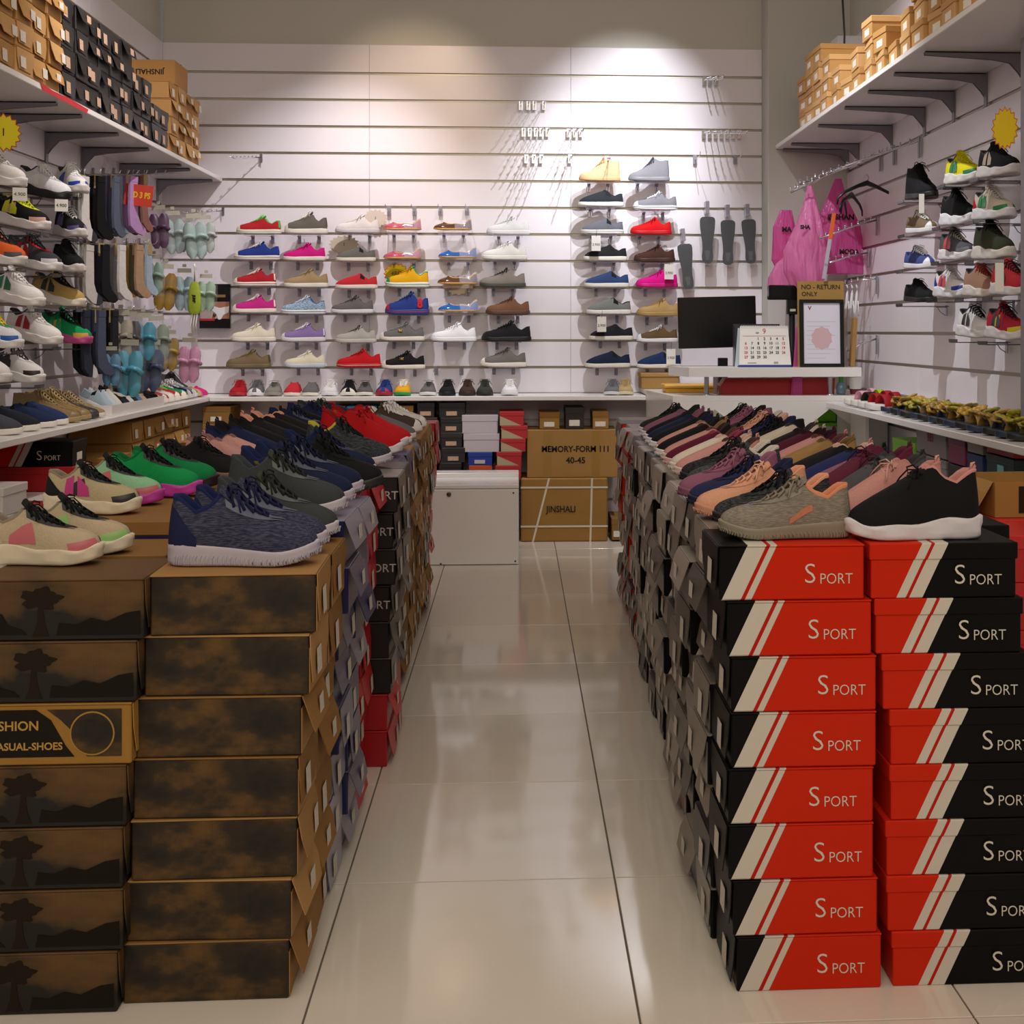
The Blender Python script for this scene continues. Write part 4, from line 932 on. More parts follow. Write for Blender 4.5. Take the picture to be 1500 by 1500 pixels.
for i, (sty, cc, pt, lab, dy, L) in enumerate(RB_):
    y += dy; x = .668 if i == 0 else .668+.034*(y-2.41)+rj(.008)+(.02 if i > 3 else 0)
    shoe(sty, (x, y, ZR+.001), PI+(.02 if i == 0 else .16+rj(.05)), L, cc, lab, 'shoes displayed on the right block', pitch=pt, wide=1.0)
nv = dict(upper=knit('2a2c42', '4a4c60'), sole='bab4c2', lining='1a2250', lace='1a1f42', stay='4c5068', accent='1d2348', nolace=False)
gn = dict(upper='3a3e40', sole='c4bec8', lining='3c4246', lace='24282a', stay='4a5052', tongue='3a3e30')
bl = dict(upper='17203f', sole='c2b8c8', lining='1a2450', lace='141a34', stay='3c4258')
rd = dict(upper='b5141c', sole='dcd6da', lining='8c1018', lace='a01018', tab='b5141c')
LSH = [('runner', nv, 0, 473, 'navy heathered running shoe at the front of left block', .30, 0), ('runner', nv, 0.02, 483, 'second navy heathered shoe just behind the front one', .29, 0),
 ('runner', gn, 0.03, 497, 'dark grey running shoe with yellow tongue print, left block', .285, 0), ('runner', gn, 0.04, 503, 'second dark grey shoe hidden behind its pair', .28, 0),
 ('runner', bl, 0.05, 519, 'nearest plain navy running shoe, left block', .29, 0), ('runner', dict(bl, accent='141c3a'), 0.05, 532, 'second plain navy running shoe, left block', .29, 0),
 ('runner', dict(upper='151517', sole='2a2c28', lace='101012', lining='1a1a1c'), 0.04, 552, 'black running shoe with dark sole, left block', .28, .04),
 ('runner', dict(bl, stay='2a3050'), 0.05, 551, 'farthest plain navy running shoe, left block', .28, -.01),
 ('runner', dict(upper=knit('26292e', '4a4e52'), sole='c8c2cc', lace='1a1c1e', lining='b8ac3a', tongue='2a2c2e'), 0.05, 574, 'dark mesh running shoe with yellow lining, left block', .28, 0),
 ('sock', rd, 0.04, 589, 'nearer red sock sneaker, left block', .29, 0), ('sock', dict(rd, upper='be1820'), 0.04, 597, 'farther red sock sneaker, left block', .29, 0),
 ('slipon', dict(upper='c01c22', sole='e8e2de', lining='8c1018', cap='e8e2de'), 0.04, 604, 'red slip-on with white sole and trim, left block', .28, 0),
 ('slipon', dict(upper='6a686c', sole='dcd6d4', lining='4a484c'), 0.04, 610, 'grey slip-on on the far left block', .27, 0),
 ('canvas', dict(upper='4a3c34', sole='e6e2e2', lace='efecec', cap='e6e2e2', lining='3a2e28'), 0.04, 619, 'dark brown canvas sneaker with white laces, far end of left block', .28, 0),
 ('canvas', dict(upper='d8d4d0', sole='ecebea', lace='f2f2f2', cap='efecea'), 0.06, 625, 'white canvas sneaker at the far end of left block', .27, 0)]
yp = 0
for sty, cc, pt, u, lab, L, dx in LSH:
    tx = -.402+dx; Y = (tx*-1810)/(757-u); zt = ZL if Y < 2.84 else .868
    yaw = -.10+rj(.03)
    if u == 473: Y = 2.535; yaw = -.02
    if u == 483: Y = 2.66; tx = -.405
    Y = max(Y, yp+.118); yp = Y; zt = ZL if Y < 2.84 else .868
    shoe(sty, (tx, Y, zt+.001), yaw, L, cc, lab, 'shoes displayed on the left block', pitch=pt, wide=.95, hs=1.17 if sty == 'runner' else 1.0)
    if sty == 'runner' and 'yellow' in lab: 
        inst(text_mesh('IIIII', .04, bold=.003), 'tongue_print', mat('c8c43a', .6), ALLSHOES[-1], (-.165, 0, .50), (.0, .5, PI/2))
be = dict(upper='b8a88c', sole='d9cdb4', lace='141416', lining='8c8070', accent='b8ac94', panel='c0646c', stay='1c1c1e', tongue='1c1c1e')
gr = dict(upper='12904c', sole='c23aa4', lace='101012', lining='0c6838', stay='141416', tongue='141416', accent='13a052')
bs = dict(upper='161618', sole='1c1c1e', lining='101012', tab='101012', lace='101012')
pk = dict(upper='c0908a', sole='c8a8a4', lining='8a6460', tab='c0908a')
bp = dict(upper='141416', sole='2a2a2c', lining='d69a80', tab='d69a80', lace='101012')
LIN = [('chunky', be, 0, (-.845, 2.56), -.04, 'beige chunky sneaker with red flash at the front left corner', .235), ('chunky', dict(be, panel='8fc070'), 0, (-.82, 2.675), -.07, 'beige chunky sneaker of the front pair, farther one with green toe flash', .23),
 ('chunky', dict(be, upper='b4a684', panel='1c1c1e', accent='1c1c1e', stripe='b8307a'), 0.02, (-.895, 2.98), -.12, 'beige and black chunky sneaker with pink label', .225), ('chunky', dict(be, upper='8cc098', sole='b83a9c'), 0.03, (-.885, 3.13), -.12, 'pale green chunky sneaker with magenta sole', .225),
 ('chunky', gr, 0.04, (-.83, 3.28), -.10, 'bright green running sneaker with magenta sole and black laces', .24), ('chunky', dict(gr, upper='107e44', sole='14141a'), 0.05, (-.82, 3.42), -.10, 'green and black sneaker behind the bright green one', .24),
 ('runner', dict(upper='18181a', sole='8a6058', lace='101012', lining='222'  '222'), 0.06, (-.77, 3.62), -.1, 'black sneaker between green and pink ones', .26),
 ('knit', pk, 0.06, (-.76, 3.78), -.14, 'nearer pink knit shoe, left block', .255), ('knit', dict(pk, upper='c8968e'), 0.06, (-.75, 3.92), -.14, 'farther pink knit shoe, left block', .255),
 ('knit', dict(upper='1c2448', sole='2a2c48', lining='141a38', tab='1c2448'), 0.06, (-.74, 4.06), -.14, 'navy knit slip-on behind the pink ones', .29),
 ('knit', bs, 0.06, (-.74, 4.22), -.14, 'nearer black knit slip-on with pointed collar, left block', .30), ('knit', dict(bs, upper='1e1e22'), 0.06, (-.73, 4.38), -.14, 'farther black knit slip-on, left block', .30),
 ('knit', bp, 0.06, (-.73, 4.56), -.14, 'black knit shoe with peach collar, nearer one', .30), ('knit', dict(bp, upper='1b1b1d'), 0.06, (-.73, 4.74), -.14, 'black knit shoe with peach collar, farther one', .30),
 ('runner', dict(bl, sole='8c98b0'), 0.06, (-.72, 4.94), -.14, 'navy running shoe on the inner left block', .28), ('knit', dict(upper='141416', sole='1a1a1c', lining='202024', tab='121214'), 0.06, (-.72, 5.1), -.14, 'small black knit shoe behind inner navy one', .27),
 ('runner', dict(upper='1c2346', sole='a8aabc', lace='1a1f38', lining='1c2346'), 0.06, (-.71, 5.28), -.14, 'second navy running shoe on the far inner left block', .28), ('runner', dict(upper='3c4246', sole='b0b0b8', lace='2a2e30', lining='2c3034'), 0.06, (-.70, 5.46), -.14, 'grey running shoe on the far inner left block', .28),
 ('slipon', dict(upper='1c2346', sole='a0a4b8', lining='a8202a'), 0.06, (-.69, 5.64), -.14, 'navy slip-on with red lining at far end of left block', .28)]
for sty, cc, pt, (x, y), yaw, lab, L in LIN:
    shoe(sty, (x, y, (ZL if y < 2.84 else .868)+.001), yaw, L, cc, lab, 'shoes displayed on the left block', pitch=pt, wide=.95)
b0 = [o for o in ALLSHOES if o['label'].startswith('beige chunky sneaker with red')][0]
inst(text_mesh('OIS', .07, bold=.003), 'lettering', mat('c0307c', .6), b0, (-.425, -.115, .36), (PI/2-.2, PI/2-.4, 0))
# ================================================================= HIGH SHELF STOCK
KBOX = [mat(c, .62, 0, .08, 9, .05) for c in ('c2935a', 'b8894f', 'cb9e66')]
def shelf_stack(side, y, n, H, W, L, xf, z0, mats, words, colword, rowjit=.006, zb=None):
    sg = 1 if side == 'left' else -1
    for k in range(n):
        v = random.randrange(4)
        lab = '%s shoe box on %s high shelf, %s, %s from bottom' % (words, side, colword, ORD[k])
        x = xf-sg*L/2+rj(.008)
        t = thing(words+'_shoe_box', lab, 'box', (x, y+rj(rowjit), z0+k*H), (0, 0, rj(.04 if side == 'left' else .09)), 'boxes on the %s high shelf' % side)
        M = box_meshes(L, W-.004, H-.0008, sg, 'mailer' if side == 'left' else 'lidded', v)
        inst(M['box_body'], 'box_body', random.choice(mats[0]), t); inst(M['lid'], 'lid', random.choice(mats[0]), t)
        inst(M['sticker'], 'sticker', mats[1], t)
ci_ = 0
BK = [mat(c, .45, 0, .1, 12) for c in ('1d1b1c', '2a2727', '232122')]
LBL = mat('e6ded0', .6, 0, .2, 150); LBK = mat('c9a68c', .6, 0, .3, 150)
y = 4.36
for i in range(6): shelf_stack('left', y, 4, .098, .157, .27, -1.885, SL, (KBOX, LBL), 'kraft', '%s near column' % ORD[i]); y += .157
for i in range(6): shelf_stack('left', y, 4, .104, .155, .27, -1.885, SL, (BK, LBK), 'black', '%s tall black column' % ORD[i]); y += .157
for i, n in enumerate((3, 3, 2, 2)): shelf_stack('left', y, n, .10, .155, .27, -1.885, SL, (BK, LBK), 'black', '%s low black column' % ORD[i]); y += .157
y += .03
for i in range(4): shelf_stack('left', y, 4, .096, .155, .27, -1.885, SL, (KBOX, LBL), 'kraft', '%s far column' % ORD[i]); y += .157
t = thing('carton', 'kraft carton with upside down lettering on top of left high shelf boxes', 'box', (-2.02, 7.0, SL+4*.096))
MB().box(-.135, .135, -.07, .2, 0, .135, .003).build('carton_body', KBOX[1], t)
MB().box(-.136, .136, .05, .08, .1352, .1362).build('tape', mat('c8a874', .2), t)
inst(text_mesh('JINSHALI', .040, bold=.001), 'lettering', M_INK, t, (.0, -.0705, .07), (PI/2, PI, 0))
rcols = [(7.16, 3), (6.98, 4), (6.8, 4), (6.61, 3), (6.41, 2), (6.2, 1), (6.0, 2), (5.8, 3), (5.6, 2), (5.42, 1), (5.24, 2), (5.05, 3), (4.87, 4), (4.69, 4), (4.51, 4)]
for i, (y, n) in enumerate(rcols): shelf_stack('right', y, n, .10, .165, .22 if i < 2 else .27, 1.665, SRZ, (KBOX, LBL), 'kraft', '%s column from far end' % ORD[i], .004)
t = thing('carton', 'white carton behind kraft boxes on right high shelf', 'box', (2.0, 7.36, SRZ)); 
MB().box(-.10, .10, -.12, .12, 0, .57, .003).build('carton_body', mat('e2e4ea', .5), t); MB().box(-.03, .05, -.1212, -.1202, .50, .515).build('printed_bar', M_INK, t)
MB().tube([(1.86, 7.0, CEIL), (1.85, 6.98, 3.4), (1.87, 6.97, 3.0), (1.86, 6.96, 2.5)], .006, 6).build('power_cable', M_BLACK)
tag(bpy.data.objects['power_cable'], 'black cable hanging from ceiling behind right shelf boxes', 'cable')
# red torn tape on left shelf edge
tp = onX(105, 140, -1.873)
tag(MB().prism([(0, 0), (.5, -.002), (.52, .018), (.3, .024), (.1, .02), (-.03, .03)], 'x', 0, .001).build('red_tape', mat('c8383c', .6), None, (-1.8735, 5.0, SL-.026)), 'torn red tape strip on the edge of left high shelf', 'tape')

# ================================================================= UNDER THE COUNTERS
hid = Stuff()
def plain(x0, x1, y0, y1, z0, z1, body, lab, lidm=None, sticker=None, text=None, tcol=None, name='shoe_box', rz=0, lidh=.3, tsize=.03, cat='box', group='boxes under the counters'):
    t = thing(name, lab, cat, ((x0+x1)/2, (y0+y1)/2, z0), (0, 0, rz), group); w, d, h = x1-x0, y1-y0, z1-z0-.0008
    if lidh:
        MB().box(-w/2+.002, w/2-.002, -d/2+.002, d/2-.002, 0, h-.002, .002).build('box_body', body, t)
        MB().box(-w/2, w/2, -d/2, d/2, h*(1-lidh), h, .002).build('lid', lidm or body, t)
    else:
        MB().box(-w/2, w/2, -d/2, d/2, 0, h, .004).build('box_body', body, t)
        MB().box(-w/2-.0006, w/2+.0006, -.025, .025, h*.72, h+.0006).build('tape', mat('c09a5e', .25), t)
    if sticker: MB().box(-.035, .03, -d/2-.0012, -d/2-.0002, h*.14, h*.42).build('sticker', sticker, t)
    if text: inst(text_mesh(text, tsize, bold=.001), 'lettering', tcol or M_INK, t, (0, -d/2-.001, h*.38), (PI/2, 0, 0))
    return t
def bk(u0, u1, v0, v1, Y, dep, *a, **k):
    p = onY(u0, v1, Y); q = onY(u1, v0, Y); return plain(p.x, q.x, Y, Y+dep, max(0, p.z), q.z, *a, **k)
KB = KBOX[1]; KD = [card(c) for c in ('9c743c', '8e6a38', 'a67e46')]
Yf = 7.64
t = bk(772, 905, 629, 700, Yf, .33, KD[2], 'large kraft carton lettered MEMORY-FORM 111 under back counter', name='carton', lidh=0)
inst(text_mesh('MEMORY-FORM 111', .052, sx=.92, bold=.0015), 'lettering', M_INK, t, (.02, -.1656, .175), (PI/2, 0, 0)); inst(text_mesh('40-45', .052, bold=.0015), 'lettering', M_INK, t, (.02, -.1656, .105), (PI/2, 0, 0))
MB().box(-.18, -.13, -.1660, -.1652, .002, .29).build('tape', mat('a07a3c', .3), t); MB().box(.12, .17, -.1660, -.1652, .002, .29).build('tape', mat('a07a3c', .3), t)
jz = t.location.z
p = onY(763, 793, Yf-.02); q = onY(890, 702, Yf-.02)
t = thing('carton', 'kraft carton lettered JINSHALI bound with white straps', 'box', ((p.x+q.x)/2, Yf-.02, 0), (0, 0, -.02), 'boxes under the counters'); w_ = (q.x-p.x)/2; h_ = jz-.001
MB().box(-w_, w_, 0, .33, 0, h_, .008).build('carton_body', KD[0], t)
for x0, x1 in ((-.20, -.10), (.155, .165)): MB().prism([(x0, 0), (x0+.012, 0), (x1+.012, h_), (x1, h_)], 'y', -.0015, -.0004).build('strap', mat('d8cfb8', .4), t)
for z in (.09, .33): MB().box(-w_-.001, w_+.001, -.0028, -.0016, z, z+.011).build('strap', mat('d8cfb8', .4), t)
inst(text_mesh('JINSHALI', .055, sx=.85, bold=.001), 'lettering', M_INK, t, (-.02, -.003, .20), (PI/2, 0, 0))
ct = onY(840, 629, Yf).z
for (u0, u1, v0, m, lab) in ((790, 820, 604, KD[0], 'small kraft shoe box on the memory form carton, left one'), (828, 856, 597, BK[1], 'small black shoe box on the memory form carton'), (868, 892, 603, KD[2], 'small kraft shoe box on the memory form carton, right one')):
    p = onY(u0, 629, Yf+.02); q = onY(u1, v0, Yf+.02); plain(p.x, q.x, Yf+.02, Yf+.28, ct+.001, ct+.001+q.z-p.z, m, lab, sticker=LBL)
bk(896, 918, 759, 791, 7.60, .3, KD[1], 'small kraft shoe box on the floor right of strapped carton', sticker=LBL)
def polka():
    if 'polka' in MC: return MC['polka']
    m = bpy.data.materials.new('m_polka'); m.use_nodes = True; nt = m.node_tree; N = nt.nodes.new; K = nt.links.new; p = nt.nodes['Principled BSDF']
    tc = N('ShaderNodeTexCoord'); sp = N('ShaderNodeSeparateXYZ'); K(tc.outputs['Object'], sp.inputs[0])
    ma = N('ShaderNodeMath'); ma.operation = 'MULTIPLY_ADD'; ma.inputs[1].default_value = .45; K(sp.outputs['X'], ma.inputs[0]); K(sp.outputs['Z'], ma.inputs[2])
    g = N('ShaderNodeMath'); g.operation = 'GREATER_THAN'; g.inputs[1].default_value = .028; K(ma.outputs[0], g.inputs[0])
    v = N('ShaderNodeTexVoronoi'); v.inputs['Scale'].default_value = 75; v.inputs['Randomness'].default_value = 0; K(tc.outputs['Object'], v.inputs['Vector'])
    l = N('ShaderNodeMath'); l.operation = 'LESS_THAN'; l.inputs[1].default_value = .2; K(v.outputs['Distance'], l.inputs[0])
    a = N('ShaderNodeMix'); a.data_type = 'RGBA'; a.inputs[6].default_value = srgb('b8242a'); a.inputs[7].default_value = srgb('d8807c'); K(l.outputs[0], a.inputs[0])
    b = N('ShaderNodeMix'); b.data_type = 'RGBA'; b.inputs[6].default_value = srgb('b8a888'); K(g.outputs[0], b.inputs[0]); K(a.outputs[2], b.inputs[7]); K(b.outputs[2], p.inputs['Base Color'])
    MC['polka'] = m; return m
prev = None
WB = mat('c8c0c6', .5)
col_ = [(676, 731, [(617, 644), (590, 617)], WB, 'white'),]
def pile(items, Y, dep, base):
    """items bottom to top: (u0,u1,h,body,lid,label); stacked from z=base"""
    z = base
    for it in items:
        u0, u1, h, b, l, lab = it[:6]; p = onY(u0, 600, Y); q = onY(u1, 600, Y)
        plain(p.x, q.x, Y, Y+dep, z, z+h, b, lab, l, sticker=it[6] if len(it) > 6 else None, rz=rj(.03), lidh=.35); z += h
    return z
base = .305
hx0 = onY(596, 700, Yf).x; hx1 = onY(760, 700, Yf).x
for i in range(3):
    for j in range(4): hid.add(MB().box(hx0+j*.17, hx0+j*.17+.165, Yf+.02, Yf+.3, i*.1016, i*.1016+.1012, .002).mesh('b'), Matrix(), BK[1] if j < 2 else KD[1])
P5 = polka()
for cidx, (u0, u1, n) in enumerate(((609, 639, 6), (644, 679, 6))):
    pile([(u0+rj(3), u1+rj(3), .0925, BK[k % 3], BK[(k+1) % 3], 'black shoe box in the %s black stack under back counter, %s from bottom' % (('left', 'right')[cidx], ORD[k]), LBK) for k in range(n)], Yf, .26, base)
pile([(683, 720, .085, P5, P5, 'red dotted shoe box at the bottom below the orange one'), (686, 720, .082, KD[2], mat('c85020', .5), 'kraft shoe box with orange lid under back counter', WB), (686, 722, .082, mat('1c3c9c', .4), mat('1c3c9c', .4), 'blue shoe box under back counter', WB),
      (679, 732, .115, WB, WB, 'lower white shoe box under back counter'), (676, 729, .115, WB, WB, 'upper white shoe box under back counter')], Yf, .28, base)
pile([(722, 757, .085, P5, P5, 'red dotted shoe box, lowest of the right dotted stack'), (724, 763, .088, P5, P5, 'red dotted shoe box, second of the right dotted stack'), (727, 765, .088, P5, P5, 'red dotted shoe box, third of the right dotted stack'), (732, 770, .08, P5, P5, 'red dotted shoe box, fourth of the right dotted stack'),
      (733, 773, .08, P5, P5, 'red dotted shoe box, fifth of the right dotted stack'), (730, 767, .088, P5, P5, 'red dotted shoe box topping the right dotted stack')], Yf, .28, base) if 0 else None
z = base
for k, (u0, u1, h) in enumerate(((722, 757, .082), (724, 763, .085), (727, 765, .085), (732, 770, .08), (733, 773, .08), (730, 767, .088))):
    p = onY(u0+1, 600, Yf-.02); q = onY(u1, 600, Yf-.02)
    plain(p.x, q.x, Yf-.02, Yf+.24, z, z+h, P5, 'red dotted shoe box, %s from bottom of right dotted stack' % ORD[k], rz=rj(.02)); z += h
# left part of back counter: kraft stacks and a blue printed one
for cidx, (u0, u1) in enumerate(((297, 337), (342, 366), (412, 440), (476, 505), (509, 552), (554, 606))):
    p = onY(u0, 600, Yf); q = onY(u1, 600, Yf); n = (8, 7, 7, 8, 8, 8)[cidx]
    for k in range(n):
        if k < 4:
            hid.add(MB().box(p.x, q.x, Yf, Yf+.28, k*.105, k*.105+.1045, .002).mesh('b'), Matrix(), KD[cidx % 3]); continue
        blue = cidx == 4 and k == 7
        plain(p.x+rj(.005), q.x+rj(.005), Yf, Yf+.28, k*.105, (k+1)*.105, KD[(cidx+k) % 3] if not blue else mat('2a7ab0', .4), ('blue printed shoe box under back counter behind canvas shoes' if blue else 'kraft shoe box under back counter, %s stack from left corner, %s from bottom' % (ORD[cidx], ORD[k])), sticker=LBL)
# left wall under counter: columns of kraft ends
for i in range(6):
    y0 = 6.30+i*.19
    for k in range(8):
        if k < 4: hid.add(MB().box(-2.24, -1.93, y0, y0+.185, k*.105, k*.105+.1045, .002).mesh('b'), Matrix(), KD[1]); continue
        if i > 5: continue
        t = thing('shoe_box', 'kraft shoe box under left counter, %s column from near end, %s from bottom' % (ORD[i], ORD[k]), 'box', (-2.085+rj(.006), y0+.0925, k*.105), (0, 0, rj(.01)), 'boxes under the counters')
        M = box_meshes(.31, .183, .1044, 1, 'mailer', (i+k) % 4); m_ = random.choice(KD); inst(M['box_body'], 'box_body', m_, t); inst(M['lid'], 'lid', m_, t); inst(M['sticker'], 'sticker', LBL, t)
for k in range(6): hid.add(MB().box(-2.2, -1.86, 5.78, 6.1, k*.1, k*.1+.0995, .002).mesh('b'), Matrix(), KD[0])
plain(-2.2, -1.86, 5.80, 6.08, .6, .715, KD[0], 'kraft box with taped lid lying under left counter beside white boxes', name='shoe_box', lidh=.2, text='SHOES', tsize=.03)
WBX = mat('dcd6d2', .45, 0, .04, 10); RBX = mat('b01c22', .4)
wl = [(-2.18, 5.25, 0, 7), (-2.18, 5.02, 0, 6), (-2.18, 4.79, 0, 6), (-2.18, 4.56, 0, 7)]
for i, (x, y, _, n) in enumerate(wl):
    for k in range(n):
        if k < 2: hid.add(MB().box(x, x+.33, y, y+.21, k*.105, k*.105+.1045, .002).mesh('b'), Matrix(), WBX); continue
        red = (i, k) in ((0, 4), (0, 6), (1, 3), (2, 5))
        top = i == 0 and k == 6
        t = thing('shoe_box', ('red' if red else 'white')+' lidded shoe box under left counter, %s stack from far end, %s from bottom' % (ORD[i], ORD[k]), 'box', (x+.165+rj(.02), y+.105, k*.105), (0, 0, rj(.05)), 'boxes under the counters')
        M = box_meshes(.33, .205, .104, 1, 'lidded', 0); m_ = RBX if red else WBX; inst(M['box_body'], 'box_body', m_, t); inst(M['lid'], 'lid', m_, t)
t = thing('shoe_box', 'black Sport shoe box lying on the white boxes under left counter', 'box', (-2.02, 5.36, 7*.105), (0, 0, .05), 'boxes under the counters')
M = box_meshes(.33, .205, .104, 1, 'lidded', 0); inst(M['box_body'], 'box_body', RB, t); inst(M['lid'], 'lid', RB, t); inst(M['sticker'], 'sticker', LBL, t); sport_letters(t, .03, .045)
# right wall, under the sandal shelf
GY = mat('8a8488', .5); TEAL = mat('1f3a3c', .4); GRN = mat('7cc81e', .45)
rw = [  # u0,u1,v0,v1,Y,body,lid,label,text
 (1350, 1396, 626, 671, 5.45, GY, GY, 'grey box lettered BISI under right shelf, upper one', 'BISI'), (1350, 1396, 672, 712, 5.45, GY, GY, 'grey box lettered BISI under right shelf, lower one', 'BISI'),
 (1314, 1349, 647, 676, 5.75, GRN, GRN, 'lime green box under right shelf', None), (1312, 1349, 677, 703, 5.75, mat('dfe2e0', .5), GRN, 'white box with green edge under right shelf', None),
 (1398, 1425, 645, 684, 5.1, mat('8a2e5c', .45), mat('7a2850', .45), 'magenta box under right shelf', None), (1427, 1452, 636, 668, 5.05, mat('9a9490', .5), mat('9a9490', .5), 'pale grey small box under right shelf', None),
 (1398, 1425, 685, 725, 5.1, BK[0], BK[1], 'black box below the magenta one', None), (1427, 1452, 669, 704, 5.05, mat('273a70', .4), mat('273a70', .4), 'dark blue box under right shelf', None),
 (1456, 1500, 645, 671, 4.85, RBX, mat('c43c28', .4), 'red striped box under right shelf', None), (1456, 1500, 672, 705, 4.85, TEAL, TEAL, 'dark teal box with pale label under right shelf', None),
 (1427, 1452, 705, 735, 5.05, BK[0], BK[2], 'black box with label under right shelf', None), (1503, 1560, 660, 700, 4.6, TEAL, TEAL, 'teal box at right edge under shelf', None)]
for (u0, u1, v0, v1, Y, b, l, lab, tx) in rw[:-1]:
    Xf = 1.785; ya = Xf*1810/(u1-757)+.004; yb = Xf*1810/(u0-757)-.004; um = (u0+u1)/2
    z1 = min(.868, onX(um, v0, Xf).z); z0 = onX(um, v1, Xf).z+.002
    t = plain(Xf, 2.09, ya, yb, z0, z1, b, lab, l)
    w2 = (2.09-Xf)/2
    if tx: inst(text_mesh(tx, .05, bold=.001), 'lettering', mat('a03848', .6), t, (-w2-.001, 0, (z1-z0)*.72), (PI/2, 0, -PI/2))
    if 'teal' in lab or b is BK[0]: MB().box(-w2-.0012, -w2-.0002, -.04, .02, .012, (z1-z0)*.6).build('sticker', mat('7fc0c8', .5) if 'teal' in lab else LBL, t)
for (u0, u1, v) in ((1350, 1396, 712), (1314, 1349, 703), (1398, 1425, 725), (1427, 1452, 735), (1456, 1500, 705)):
    Xf = 1.785; ya = Xf*1810/(u1-757)+.004; yb = Xf*1810/(u0-757)-.004; h = (onX((u0+u1)/2, v, Xf).z-.002)/5
    for k in range(5): hid.add(MB().box(Xf, 2.09, ya, yb, k*h, k*h+h-.0006, .002).mesh('b'), Matrix(), BK[k % 3])
# third column right of the right block
for j in range(2):
    for k in range(8):
        if k < 7 and j: hid.add(MB().box(1.10, 1.40, 2.70+j*.22, 2.9+j*.22, k*.106, k*.106+.105, .002).mesh('b'), Matrix(), RBX); continue
        plain(1.075+.0*k, 1.375, 2.68+j*.22, 2.885+j*.22, k*.106, (k+1)*.106, mat('b8181c', .4), 'red shoe box in the column at right frame edge, %s row, %s from bottom' % (ORD[j], ORD[k]), mat('c4201f', .4))
t = thing('open_box', 'open kraft box lying on red boxes behind the front black sneaker', 'box', (1.30, 3.05, .8485), (0, 0, .05))
MB().box(-.15, .17, -.11, -.107, 0, .085).box(-.15, .17, .107, .11, 0, .085).box(-.15, -.147, -.107, .107, 0, .085).box(.167, .17, -.107, .107, 0, .085).box(-.147, .167, -.107, .107, 0, .003).build('carton_body', KD[0], t)
MB().box(-.09, .15, -.1115, -.1103, .01, .075).build('dark_print', mat('24170d', .6), t)
MB().prism([(-.17, .06), (-.15, .085), (-.19, .02)], 'y', -.1, .1).build('torn_flap', KD[2], t)
hid.build('hidden_lower_boxes', 'lower boxes under the counters, mostly hidden behind the stock in front', 'boxes')

# ================================================================= LEFT WALL SNEAKERS
def mc(*a): return a
def wall_holder(x, y, z, rz, label, tilt=0):
    t = thing('shoe_holder', label, 'shoe holder', (x, y, z), (0, 0, rz), 'shoe holders on side walls')
    inst(HOLD2, 'plate', M_CLEARD, t); inst(HOLD[1], 'clip', M_CLIP, t, (0, .115, 0))
M_CLEARD = mat('3a3a40', .12, 0, 0, 40, 0, 0, .75)
HOLD2 = MB().box(-.05, .05, -.12, .11, -.004, 0, .0012).box(-.05, .05, -.123, -.12, -.002, .012).mesh('plate')
wh = 'e8e4e2'
ch = lambda up, sole=wh, lace='e8e4e0', stripe=None, panel=None, stay=None, accent=None, lining='3a3a3c', tongue=None: {k: v for k, v in dict(upper=up, sole=sole, lace=lace, stripe=stripe, panel=panel, stay=stay, accent=accent, lining=lining, tongue=tongue or up).items() if v is not None}
LWS = [((33, 277), 'chunky', ch('e2dcd8', 'e8e4e2', stay='cfc8c4'), 'white chunky sneaker with price tag at the frame edge, left wall top row'), ((100, 296), 'chunky', ch('e6e4e6', '1c1c1e', stay='c8c8cc', panel='eeeeee', ), 'white sneaker on black sole, left wall top row'),
 ((68, 340), 'chunky', ch('18181a', 'e6e2e0', 'c8d020', stripe='d8dc28', stay='d8dc28', panel='d8a898'), 'black and neon yellow chunky sneaker, left wall'),
 ((33, 392), 'chunky', ch('d8602c', 'e0dcd8', '1c1c1e', stripe='c8c8cc', panel='4a4a50', stay='1c1c1e'), 'orange and black chunky sneaker at left frame edge'), ((85, 400), 'chunky', ch('3c3c40', 'e4dfdc', '1c1c1e', stripe='8c1c24', panel='d8d8da', stay='a81c24'), 'dark grey chunky sneaker with red tongue tab, left wall'),
 ((60, 452), 'chunky', ch('e8e4e0', 'e8e2dc', stripe='1c6c48', stay='dcd8d2'), 'white chunky sneaker with green side stripes'), ((120, 452), 'chunky', ch('b89a5c', 'e4dccc', '1a1a1c', stay='1a1a1c', stripe='2a2a2c'), 'gold and black chunky sneaker on cream sole'),
 ((28, 514), 'chunky', ch('d8d8da', 'e6e2e0', 'e0c020', stripe='c01c28', panel='1c5cb0', stay='1a8c4c', accent='c01c28'), 'multicolour chunky sneaker at left frame edge'), ((86, 508), 'chunky', ch('e8e4e0', 'e8e2dc', stripe='a82430', stay='dcd8d2'), 'white chunky sneaker with red side stripes'),
 ((130, 507), 'chunky', ch('18995c', 'c04c8c', '141416', stripe='2aa868', stay='141416', panel='d8a83c', accent='c83c8c'), 'green and black sneaker with pink sole on left wall'),
 ((10, 564), 'chunky', ch('e4e0de', 'e6e2e0', '2c2c2e'), 'white sneaker cut by the frame, left wall bottom row'), ((60, 564), 'chunky', ch('dedad6', 'e6e2e0', '2c2c2e', stripe='1c1c1e', panel='2a2020', accent='b01c24'), 'white and black sneaker with red tab, left wall bottom row')]
for (u, v), sty, cc, lab in LWS:
    p = onX(u, v, -1.975); shoe(sty, p, -.30, .275, cc, lab, 'sneakers on left wall', pitch=.20, wide=1.0)
    wall_holder(-2.12, p.y+.045, p.z-.012, PI/2, 'dark holder under '+lab.split(',')[0])
